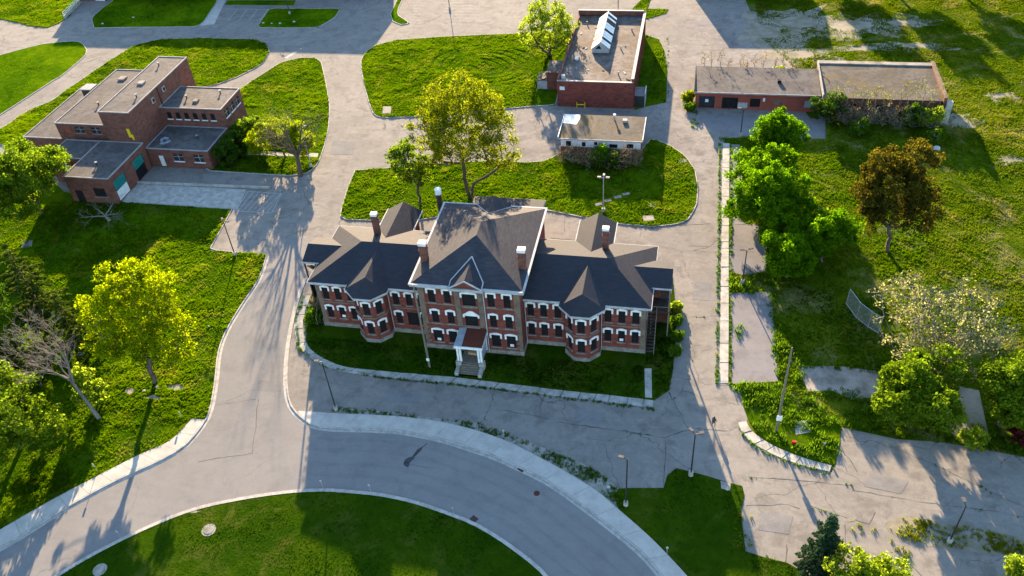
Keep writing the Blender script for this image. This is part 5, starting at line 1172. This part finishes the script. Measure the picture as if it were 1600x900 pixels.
for xy, lb, r, lf, sd_ in [((29.5, 84.5), 'yellow green bush behind the left end of the garages', 1.5, 'lime', 70), ((44.2, 85.5), 'yellow bush behind the middle of the garages', 1.4, 'yellow', 71), ((26.6, 74.5), 'yellow green bush at the left wall of the garages', 1.2, 'yellow', 72), ((27.0, 70.6), 'small green bush at the front left corner of the garages', .9, 'weed', 73), ((68.9, -6.4), 'dark red bush at the right edge of the view', 1.7, 'red', 74), ((63.0, -8.0), 'low yellow green bush beside the bare dirt patch', 1.5, 'lime', 75), ((56.0, 88.0), 'bright bush behind the joint of the garage roofs', 1.4, 'lime', 76), ((59.5, 89.0), 'low bush behind the mossy garage roof', 1.2, 'weed', 77),
                           ((-25.6, 6.4), 'brown scrub at the left side of the Victorian building', 1.3, 'drystem', 78), ((-25.4, 3.2), 'mixed green scrub at the left stairs of the Victorian building', 1.2, 'weed', 79), ((27.5, 6.0), 'green scrub strip at the right stairs of the Victorian building', .65, 'weed', 80), ((27.4, 3.0), 'low scrub below the right stairs of the Victorian building', .6, 'weed', 81), ((27.3, 12.0), 'sunlit scrub behind the right porch of the Victorian building', .75, 'lime', 82), ((27.4, 9.2), 'scrub beside the right porch posts', .6, 'weed', 83)]:
    tree('bush', lb, 'bush', xy, [(0, 0, r * .8, r, r * .8), (r * .5, .3, r, r * .6, r * .6)], 40, 55, .17, lf, 'bark_twig', split=.4, trunk_r=.05, tip_r=.014, clump=.5, seed=sd_, stems=4, hollow=.3)
# trees beyond the upper edge that throw the long shadows
for k, (x, y, h, r) in enumerate([(56, 141, 13, 6), (70, 137, 14, 6.5), (84, 140, 15, 7), (97, 137, 13, 6), (112, 132, 14, 7), (120, 118, 12, 6), (-118, 120.5, 6, 2.6), (-110, 121.5, 6.5, 3)]):
    tree('far_tree', ['broad tree beyond the upper right meadow, nearest the pale building', 'second tree of the row beyond the upper right meadow', 'tallest tree of the row beyond the upper right meadow', 'fourth tree of the row beyond the upper right meadow', 'rightmost tree of the row beyond the meadow', 'tree outside the upper right corner', 'dark tree at the left of the far brick building front', 'dark tree second from the left before the far brick building'][k], 'tree', (x, y), lobes(r, h * .38, h * .6, 6, 90 + k), 90, 60, .45, 'shrub', split=h * .25, trunk_r=.35, clump=1.6, seed=90 + k, group='trees along the upper edge')

# ------------------------------------------------------------------ lamps, poles, signs
def lamp(px, h, heads, label, pole='metal_dark', base_r=.3, arm=.7, lens='lamp_glass', lean=(0, 0)):
    c = at(*px); root = thing('street_lamp', label, 'street lamp', (c[0], c[1], .05), 'lamp posts'); X, Y = c
    MB().tube([(X, Y, .05), (X, Y, .75)], [base_r, base_r * .9], 12).build('base', MT['concrete_old'], root)
    MB().tube([(X, Y, .75), (X + lean[0], Y + lean[1], h)], [.1, .07], 8).build('pole', MT[pole], root)
    for a in heads:
        ca, sa = math.cos(a), math.sin(a); ex, ey = X + lean[0] + ca * arm, Y + lean[1] + sa * arm
        MB().tube([(X + lean[0], Y + lean[1], h - .05), (ex, ey, h + .1)], .05, 6).build('arm', MT[pole], root)
        hd = MB().obox((ex, ey), (ca, sa), .3, .17, h + .02, h + .2).build('lamp_head', MT[lens], root)
        MB().obox((ex, ey), (ca, sa), .24, .12, h - .03, h + .02).build('lens', MT['white'], hd)
    return root
lamp((525.5, 640), 9.0, [math.pi], 'tall black lamp with one head at the ring road junction')
lamp((1079.5, 743), 7.6, [math.pi * .75, .3], 'black double headed lamp on the right mown lawn')
lamp((978, 790), 8.6, [math.pi * .95], 'black lamp with one head beside the curved pavement')
lamp((1483, 848), 6.7, [math.pi * .55], 'short black lamp in the weedy median at lower right')
lamp((1160, 443), 6.3, [math.pi, .6], 'dark double headed lamp beside the right slab walk')
lamp((943, 331), 6.8, [math.pi, 0, math.pi / 2], 'thin grey three headed lamp on the rear lawn', 'metal_grey', .34, .7, 'edge')
lamp((368, 400), 7.0, [math.pi * .7, 0], 'dark double headed lamp at the corner of the left lawn')
lamp((1157, 213), 5.7, [math.pi], 'lamp in front of the red garages', 'metal_dark')
lamp((487, 262), 8.6, [math.pi * .2], 'lamp half hidden behind the leafless tree', 'metal_grey', lens='edge')
lamp((453, 22), 6.0, [0], 'lamp on the dark lawn island at the top')
lamp((703, 15), 6.0, [0], 'lamp in the far parking lot')
lamp((966, 18), 6.0, [0], 'lamp post behind the skylight building')
def utility_pole(px, top, h, label, sign):
    c = at(*px); t = at(top[0], top[1], h); root = thing('utility_pole', label, 'utility pole', (c[0], c[1], .05)); X, Y = c
    MB().tube([(X, Y, .05), ((X + t[0]) / 2, (Y + t[1]) / 2, h / 2), (t[0], t[1], h)], [.17, .14, .1], 10).build('pole', MT['wood_grey'], root)
    if sign: MB().box(X - .32, X + .32, Y - .27, Y - .22, 2.4, 3.3).build('sign', MT['white'], root)
    else: MB().box(X - .2, X + .2, Y - .26, Y - .2, 1.5, 2.0).build('tag', MT['white'], root)
    return root
utility_pole((672, 574), (646, 446), 14.8, 'bare wooden utility pole on the front lawn of the Victorian building', False)
utility_pole((1213, 675), (1238, 543), 14.6, 'leaning wooden utility pole with white sign in the weedy corner', True)
def sign_post(px, h, label, w=.26, mat='trim', hh=.32):
    c = at(*px); root = thing('sign_post', label, 'sign', (c[0], c[1], .05), 'small sign posts')
    MB().tube([(c[0], c[1], .05), (c[0], c[1], h)], .035, 6).build('post', MT['metal_grey'], root)
    MB().box(c[0] - w / 2, c[0] + w / 2, c[1] - .05, c[1] - .03, h - hh, h).build('plate', MT[mat], root)
for px, h, lb in [((788, 684), 1.6, 'small white sign behind the curved pavement'), ((710, 806), 1.7, 'small sign on the inner kerb left of the drain'), ((506, 765), 1.9, 'small sign at the top of the inner ring lawn'), ((580, 769), 1.6, 'thin marker post right of the ring lawn top'), ((1042, 866), 1.5, 'small white sign on the right mown lawn'), ((153, 737), 1.7, 'white sign behind the left pavement'), ((285, 653), 1.3, 'white sign at the upper end of the left pavement'), ((190, 842), 1.7, 'small sign on the inner kerb at lower left'), ((474, 90), 2.3, 'sign at the top of the lawn near the far junction'), ((1287, 700), 1.1, 'small white board in the weedy corner')]:
    sign_post(px, h, lb)
# little white stones and planters
for px, r, lb in [((1463, 234), .65, 'white planter box by the meadow shrub'), ((412, 37), .5, 'first white stone on the dark lawn island'), ((425, 37.5), .45, 'second white stone on the dark lawn island'), ((438, 37.5), .5, 'third white stone on the dark lawn island'), ((460, 35), .55, 'tall white stone at the lamp on the lawn island'), ((161, 38), .5, 'white stone at the left of the far shaded lawn'), ((209, 28), .45, 'white stone in the middle of the far shaded lawn'), ((246, 606), .45, 'grey rock at the foot of the yellow tree'), ((226, 612), .4, 'pale rock left of the yellow tree foot'), ((1085, 289), .4, 'white debris at the right edge of the rear lawn'), ((327, 511), .3, 'white scrap on the left lawn near the road'), ((951, 762), .4, 'white block at the edge of the dark verge'), ((1137, 765), .5, 'rough stone near the top of the right mown lawn'), ((800, 180), .5, 'white slab scrap beside the big tree')]:
    c = at(*px); rng = np.random.default_rng(int(px[0])); bm = bmesh.new(); r = r * (.6 if r < .6 else 1); bmesh.ops.create_icosphere(bm, subdivisions=2, radius=r)
    for v in bm.verts: v.co = Vector((v.co.x * 1.1, v.co.y * .9, v.co.z * .7)) * rng.uniform(.8, 1.12)
    me = bpy.data.meshes.new('stone'); bm.to_mesh(me); bm.free(); me.materials.append(MT['concrete_old' if 'rock' in lb or 'rough' in lb else 'trim'])
    o = bpy.data.objects.new('stone' if 'planter' not in lb else 'planter', me); link(o, None, (c[0], c[1], r * .4 + .05)); tag(o, lb, 'planter' if 'planter' in lb else 'stone')
c = at(1240, 694); tag(MB().prism([(c[0] - .25, c[1] - .1), (c[0] + .22, c[1] - .16), (c[0] + .28, c[1] + .14), (c[0] - .1, c[1] + .2)], .1, .55).build('red_bucket', MT['red_cloth']), 'small red plastic bucket lying in the weedy corner', 'bucket')
# chain link fence
CF = thing('chain_link_fence', 'leaning grey chain link fence fragment left of the pale tree', 'fence', (*at(1345, 500), 0))
fp = [at(1322, 476), at(1338, 498), at(1356, 512), at(1372, 522)]
for q in fp: MB().tube([(*q, 0), (q[0] + .1, q[1] + .1, 2.9)], .05, 6).build('post', MT['metal_grey'], CF)
for z in (.2, 2.85):
    MB().tube([(q[0] + .04 * z, q[1] + .04 * z, z) for q in fp], .045, 5).build('rail', MT['metal_grey'], CF)
for i in range(3):
    a, b = fp[i], fp[i + 1]; mb = MB(); n = 16
    for k in range(-8, n + 1):
        for sgn in (1, -1):
            u0, u1 = k / n, (k + 8) / n
            pt = lambda u, z: (a[0] + (b[0] - a[0]) * u + .04 * z, a[1] + (b[1] - a[1]) * u + .04 * z, z)
            z0_, z1_ = (.2, 2.85) if sgn > 0 else (2.85, .2)
            if u0 < 0: z0_ += (z1_ - z0_) * (-u0) / (u1 - u0); u0_ = 0
            else: u0_ = u0
            z1c = z1_
            if u1 > 1: z1c = z1_ - (z1_ - z0_) * (u1 - 1) / (u1 - u0_); u1 = 1
            if u1 > u0_: mb.tube([pt(u0_, z0_), pt(u1, z1c)], .012, 3, cap=False)
    mb.build('mesh_panel', MT['metal_grey'], CF)
# person
def person(px, label):
    c = at(*px); root = thing('person', label, 'person', (c[0], c[1], .02))
    J = [(0, 0, .95), (0, 0, 1.2), (0, .02, 1.42), (0, .02, 1.52), (0, .03, 1.63), (0, .03, 1.74), (.1, .0, .9), (.12, -.12, .5), (.13, -.05, .08), (.13, -.2, .05), (-.1, 0, .9), (-.12, .1, .5), (-.12, .28, .1), (-.12, .15, .05), (.2, .02, 1.4), (.27, .06, 1.14), (.26, -.08, .92), (-.2, .02, 1.4), (-.27, -.04, 1.14), (-.25, -.16, .94)]
    E_ = [(0, 1), (1, 2), (2, 3), (3, 4), (4, 5), (0, 6), (6, 7), (7, 8), (8, 9), (0, 10), (10, 11), (11, 12), (12, 13), (2, 14), (14, 15), (15, 16), (2, 17), (17, 18), (18, 19)]
    Rr = [.16, .15, .16, .07, .11, .08, .1, .07, .05, .04, .1, .07, .05, .04, .075, .055, .04, .075, .055, .04]
    me = bpy.data.meshes.new('body'); me.from_pydata(J, E_, []); me.materials.append(MT['metal_dark'])
    o = bpy.data.objects.new('body', me); link(o, root); sk = o.modifiers.new('skin', 'SKIN')
    for i, v in enumerate(me.skin_vertices[0].data): v.radius = (Rr[i], Rr[i] * .85); v.use_root = (i == 0)
    o.modifiers.new('sub', 'SUBSURF').levels = 1; o.modifiers['sub'].render_levels = 2
    bm = bmesh.new(); bmesh.ops.create_uvsphere(bm, u_segments=10, v_segments=8, radius=.12); me2 = bpy.data.meshes.new('hair'); bm.to_mesh(me2); bm.free(); me2.materials.append(MT['black_board'])
    link(bpy.data.objects.new('hair', me2), root, (0, .05, 1.72))
    b = MB().box(-.15, .15, .12, .3, .98, 1.42).mesh('backpack', mat=MT['metal_dark']); link(bpy.data.objects.new('backpack', b), root)
    root.rotation_euler = (0, 0, .4)
person((1115, 667), 'person in dark clothes with a backpack walking across the paving')

# ------------------------------------------------------------------ grass
def tuft(name, blades, spread, mat, seed, wide=.05):
    rng = np.random.default_rng(seed); V = []
    for k in range(blades):
        a = rng.random() * 6.28; r = spread * rng.random() ** .5; x, y = r * math.cos(a), r * math.sin(a); h = rng.uniform(.55, 1.0); b = rng.random() * 6.28; ln = rng.uniform(.15, .55)
        dx, dy = math.cos(b) * ln * h, math.sin(b) * ln * h; w = wide * rng.uniform(.7, 1.3); nx, ny = -math.sin(b) * w, math.cos(b) * w
        V.append([(x - nx, y - ny, 0), (x + nx, y + ny, 0), (x + dx * .8 + nx * .3, y + dy * .8 + ny * .3, h), (x + dx - nx * .2, y + dy - ny * .2, h * .97)])
    me = quads_mesh(name, np.array(V), mat); return bpy.data.objects.new(name, me)
def scatter(name, label, X, Y, Z, S, proto):
    me = bpy.data.meshes.new(name); n = len(X); me.vertices.add(n); me.vertices.foreach_set('co', np.stack([X, Y, Z], 1).astype(np.float32).ravel())
    at_ = me.attributes.new('sz', 'FLOAT', 'POINT'); at_.data.foreach_set('value', S.astype(np.float32))
    me.materials.append(proto.data.materials[0])
    o = bpy.data.objects.new(name, me); link(o); tag(o, label, 'grass', None, 'stuff')
    ng = bpy.data.node_groups.new(name + '_scatter', 'GeometryNodeTree')
    ng.interface.new_socket('Geometry', in_out='INPUT', socket_type='NodeSocketGeometry'); ng.interface.new_socket('Geometry', in_out='OUTPUT', socket_type='NodeSocketGeometry')
    N = ng.nodes.new; gi, go = N('NodeGroupInput'), N('NodeGroupOutput'); ip = N('GeometryNodeInstanceOnPoints'); oi = N('GeometryNodeObjectInfo'); oi.inputs['Object'].default_value = proto; oi.inputs['As Instance'].default_value = True
    na = N('GeometryNodeInputNamedAttribute'); na.data_type = 'FLOAT'; na.inputs['Name'].default_value = 'sz'
    rv = N('FunctionNodeRandomValue'); rv.data_type = 'FLOAT_VECTOR'; rv.inputs[0].default_value = (-.15, -.15, 0); rv.inputs[1].default_value = (.15, .15, 6.28)
    L = ng.links.new; L(gi.outputs[0], ip.inputs['Points']); L(oi.outputs['Geometry'], ip.inputs['Instance']); L(na.outputs[0], ip.inputs['Scale']); L(rv.outputs[0], ip.inputs['Rotation']); L(ip.outputs[0], go.inputs[0])
    m = o.modifiers.new('scatter', 'NODES'); m.node_group = ng
    return o
FOOT = [[(-23.6, -.1), (23.6, -.1), (23.6, 20), (-23.6, 20)], [(-27, 5.9), (27, 5.9), (27, 12.2), (-27, 12.2)], [(-101.5, 41.3), (-60.5, 41.3), (-60.5, 65.5), (-101.5, 65.5)], [(-90, 28.5), (-73, 28.5), (-73, 42), (-90, 42)], [(-4.7, 70.3), (18.4, 70.3), (18.4, 103.2), (.6, 103.2), (-4.7, 83)], [(4, 52.3), (19, 52.3), (19, 60.4), (4, 60.4)], [(27.7, 71.4), (51, 71.4), (51, 81.2), (27.7, 81.2)], [(51, 70), (73.5, 70), (73.5, 84.2), (51, 84.2)], [(-1.8, -5.1), (2.1, -5.1), (2.1, 0), (-1.8, 0)]]
def points(P, dens, excl=(), seed=1):
    A = np.array(P); lo = A.min(0); hi = A.max(0); rng = np.random.default_rng(seed); n = int((hi[0] - lo[0]) * (hi[1] - lo[1]) * dens)
    X = rng.uniform(lo[0], hi[0], n); Y = rng.uniform(lo[1], hi[1], n)
    # nothing far outside the view
    D = np.stack([X - CAM[0], Y - CAM[1], np.full(n, -CAM[2])], 1) @ CM; u = 800 + FPX * D[:, 0] / D[:, 1]; v = 450 - FPX * D[:, 2] / D[:, 1]
    k = inside(P, X, Y) & (u > -90) & (u < 1690) & (v > -60) & (v < 960)
    for e in excl: k &= ~inside(e, X, Y)
    return X[k], Y[k]
FOOT += [gp([(1004, 570), (1022, 570), (1022, 628), (1004, 628)]), gp([(928, 322), (942, 324), (986, 306), (984, 300), (940, 312)]), gp([(372, 234), (499, 238), (498, 248), (372, 244)]), gp([(1003, 336), (1024, 336), (1024, 347), (1004, 348)]), gp([(597, 165), (613, 165), (613, 180), (597, 180)])]
EX = FOOT + PADS
T_long = tuft('grass_tuft', 26, .5, MT['grass_lawn'], 1, .045); T_mown = tuft('mown_tuft', 22, .6, MT['grass_mown'], 2, .05); T_mead = tuft('meadow_tuft', 26, .5, MT['grass_meadow'], 3, .04)
def layer(keys, name, label, dens, s0, s1, proto, z=.1, far=1.0, clump=(1.6, 5.0), seed=5):
    XS, YS = [], []
    for i, k in enumerate(keys):
        x, y = points(LW[k], dens, EX, seed + i); XS.append(x); YS.append(y)
    X = np.concatenate(XS); Y = np.concatenate(YS)
    n1 = vnoise(X, Y, clump[0], 3); n2 = vnoise(X + 50, Y, clump[1], 4); n3 = vnoise(X, Y + 90, clump[0] * .45, 8)
    S = s0 + (s1 - s0) * np.clip(n1 * .5 + n2 * .35 + n3 * .35 - .1, 0, 1) ** 1.4 * (.7 + .6 * np.random.default_rng(2).random(len(X)))
    keep = np.random.default_rng(9).random(len(X)) < np.clip(.35 + 1.1 * n2 * (n1 + .3), .25, 1)
    return X[keep], Y[keep], np.full(keep.sum(), z), S[keep]
X, Y, Z, S = layer(['L1', 'L2', 'L3', 'L5', 'L10'], 'a', '', 20.0, .1, .4, T_long)
scatter('long_grass', 'overgrown green grass on the lawns round the buildings', X, Y, Z - .02, S, T_long)
X, Y, Z, S = layer(['L4'], 'a', '', 20.0, .1, .38, T_long, seed=25)
# swirling tyre tracks: flattened grass in rings
cx_, cy_ = at(758, 103); rr_ = np.hypot((X - cx_) * .8, Y - cy_); th_ = np.arctan2(Y - cy_, X - cx_)
band = (np.abs(((rr_ + .5 * np.sin(th_ * 2)) % 1.75) - .87) < .3) & (rr_ < 10.5) & (np.sin(th_ * 1.5 + rr_ * .25) > -.75)
scatter('tracked_grass', 'green grass flattened into swirling tyre tracks', X[~band], Y[~band], Z[~band] - .02, S[~band] * 1.05, T_long)
T_front = tuft('front_tuft', 24, .5, MT['grass_shade_toned'], 6, .045); T_turf = tuft('turf_tuft', 22, .6, MT['grass_turf'], 7, .05)
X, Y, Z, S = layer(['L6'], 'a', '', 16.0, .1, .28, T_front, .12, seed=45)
scatter('front_grass', 'short grass round the Victorian building, toned darker for its shade', X, Y, Z - .02, S, T_front)
X, Y, Z, S = layer(['L14', 'L15'], 'a', '', 10.0, .14, .4, T_long, .1, seed=55)
scatter('strip_grass', 'bright grass strips beside and behind the skylight building', X, Y, Z - .02, S, T_long)
X, Y, Z, S = layer(['L7', 'L8'], 'a', '', 13.0, .06, .17, T_mown, .1, clump=(2.5, 9.0), seed=65)
scatter('mown_grass', 'short dark mown grass inside and beside the ring road', X, Y, Z - .02, S, T_mown)
X, Y, Z, S = layer(['L9', 'L11', 'L12', 'L13', 'L16'], 'a', '', 10.0, .07, .18, T_turf, .1, clump=(2.5, 9.0), seed=75)
scatter('far_mown_grass', 'short mown grass on the far tended lawns', X, Y, Z - .02, S, T_turf)
MEADOW = gp([(1142, 224), (1190, 216), (1290, 219), (1300, 190), (1240, 104), (1190, 60), (1170, -50), (1780, -50), (1760, 742), (1600, 712), (1480, 690), (1400, 684), (1316, 666), (1310, 650), (1250, 640), (1216, 598), (1143, 601)])
LW['ME'] = MEADOW
X, Y, Z, S = layer(['ME'], 'a', '', 14.0, .1, .4, T_mead, 0.0, clump=(1.8, 7.0), seed=85)
# the maples' side of the meadow is greener and longer
gr = (X < 62 + 6 * vnoise(X, Y, 9, 21)) & (Y < 60)
scatter('meadow_grass', 'patchy yellowing grass of the right meadow', X[~gr], Y[~gr], Z[~gr], S[~gr], T_mead)
scatter('shade_grass', 'greener long grass under the right hand maples', X[gr], Y[gr], Z[gr], S[gr] * 1.05, T_long)
# weeds along joints, edges and medians
def weeds(name, label, lines, n_per_m, s0, s1, width, leaf, seed, polys=(), clumpy=False):
    rng = np.random.default_rng(seed); XS, YS = [], []
    for ln in lines:
        W = np.array(resample(gp(ln, 0, False), .25)); k = rng.integers(0, len(W), max(4, int(len(W) * .25 * n_per_m))); g = vnoise(W[k, 0], W[k, 1], 2.2, seed)
        k = k[rng.random(len(k)) < (np.clip((g - .5) * 5, 0, 1) if clumpy else .15 + g)]; XS.append(W[k, 0] + rng.normal(size=len(k)) * width); YS.append(W[k, 1] + rng.normal(size=len(k)) * width)
    for P, d in polys:
        x, y = points(gp(P, 2), d, (), seed); g = vnoise(x, y, 1.7, seed + 3); m = rng.random(len(x)) < (g * 1.7 - .25); XS.append(x[m]); YS.append(y[m])
    X = np.concatenate(XS); Y = np.concatenate(YS); S = s0 + (s1 - s0) * rng.random(len(X)) ** 1.6
    pr = tuft(name + '_tuft', 16, .7, leaf, seed, .11)
    return scatter(name, label, X, Y, np.full(len(X), .03), S, pr)
LWm = LM['weed']
weeds('pavement_weeds', 'dark weeds along the back of the curved pavement', [[(530, 640), (600, 646), (650, 651)], [(520, 638), (545, 641), (590, 644)]], 6, .1, .34, .25, LWm, 301,
      [([(690, 657), (740, 660), (800, 680), (860, 705), (930, 735), (955, 755), (985, 790), (975, 798), (933, 765), (883, 735), (833, 708), (787, 686), (733, 669)], 26.0), ([(520, 642), (540, 637), (600, 643), (660, 651), (640, 653), (560, 648)], 9.0)])
weeds('joint_weeds', 'weeds in the joints of the old slab walks', [[(476, 463), (462, 500), (468, 545), (508, 574), (600, 591), (716, 602), (830, 616), (945, 630), (1020, 640)], [(488, 462), (478, 500), (482, 538), (520, 566)], [(1125, 225), (1123, 400), (1120, 602)], [(1143, 226), (1142, 400), (1141, 602)], [(1152, 662), (1163, 685), (1200, 710), (1250, 729), (1300, 741)]], 9, .1, .36, .1, LWm, 302)
weeds('median_weeds', 'straggly weeds in the lower right median and lot', [[(1340, 822), (1372, 832)], [(1395, 850), (1415, 868)], [(1160, 860), (1158, 800)]], 10, .15, .4, .4, LM['olive'], 303,
      [([(1385, 815), (1420, 808), (1470, 818), (1540, 828), (1600, 850), (1600, 868), (1520, 860), (1450, 850), (1400, 838)], 22.0)])
weeds('corner_weeds', 'tall lush weeds filling the corner below the utility pole', [[(1165, 630), (1200, 628)]], 8, .25, .75, .4, LWm, 304, [([(1146, 604), (1212, 598), (1250, 640), (1308, 650), (1310, 690), (1300, 724), (1258, 711), (1212, 693), (1184, 673), (1172, 655), (1190, 640), (1170, 622)], 10.0), ([(1240, 640), (1290, 605), (1370, 625), (1420, 660), (1400, 682), (1316, 664)], 6.0), ([(1142, 425), (1200, 424), (1206, 455), (1142, 457)], 7.0), ([(1216, 510), (1240, 520), (1260, 600), (1220, 600)], 6.0), ([(1152, 505), (1170, 508), (1166, 530), (1150, 528)], 5.0)])
weeds('pad_weeds', 'low weeds round the broken pads and dirt on the right', [[(1206, 456), (1215, 560), (1217, 598)], [(1247, 570), (1372, 579)], [(1262, 613), (1330, 625), (1378, 623)]], 9, .15, .5, .35, LWm, 305, [([(1440, 640), (1600, 690), (1600, 712), (1480, 690), (1420, 684)], 5.0), ([(1090, 165), (1090, 205), (1080, 200), (1083, 165)], 5.0), ([(1128, 214), (1180, 214), (1178, 224), (1128, 222)], 6.0), ([(1300, 605), (1350, 612), (1345, 622), (1305, 618)], 4.0)])
weeds('crack_weeds', 'tiny weeds in the cracks and along the kerbs of the old paving', [[(1046, 614), (1075, 668)], [(1075, 668), (1115, 672), (1158, 664)], [(1060, 494), (1124, 494)], [(1170, 745), (1260, 752), (1330, 758)], [(1330, 765), (1440, 785), (1600, 808)], [(1260, 790), (1360, 820)], [(1395, 700), (1470, 730), (1550, 770)], [(1158, 800), (1166, 862), (1230, 881)], [(870, 660), (960, 672), (1040, 684)], [(1040, 684), (1038, 762)], [(640, 184), (700, 180), (800, 170), (866, 166)], [(556, 268), (640, 262), (780, 253), (850, 254)], [(880, 172), (985, 176)], [(1044, 60), (1044, 160)], [(854, 330), (920, 343), (1020, 356), (1076, 344)], [(1316, 668), (1400, 686), (1480, 692), (1600, 714)], [(1310, 700), (1304, 730)], [(1400, 860), (1440, 900)]], 4, .06, .24, .14, LWm, 306, (), True)
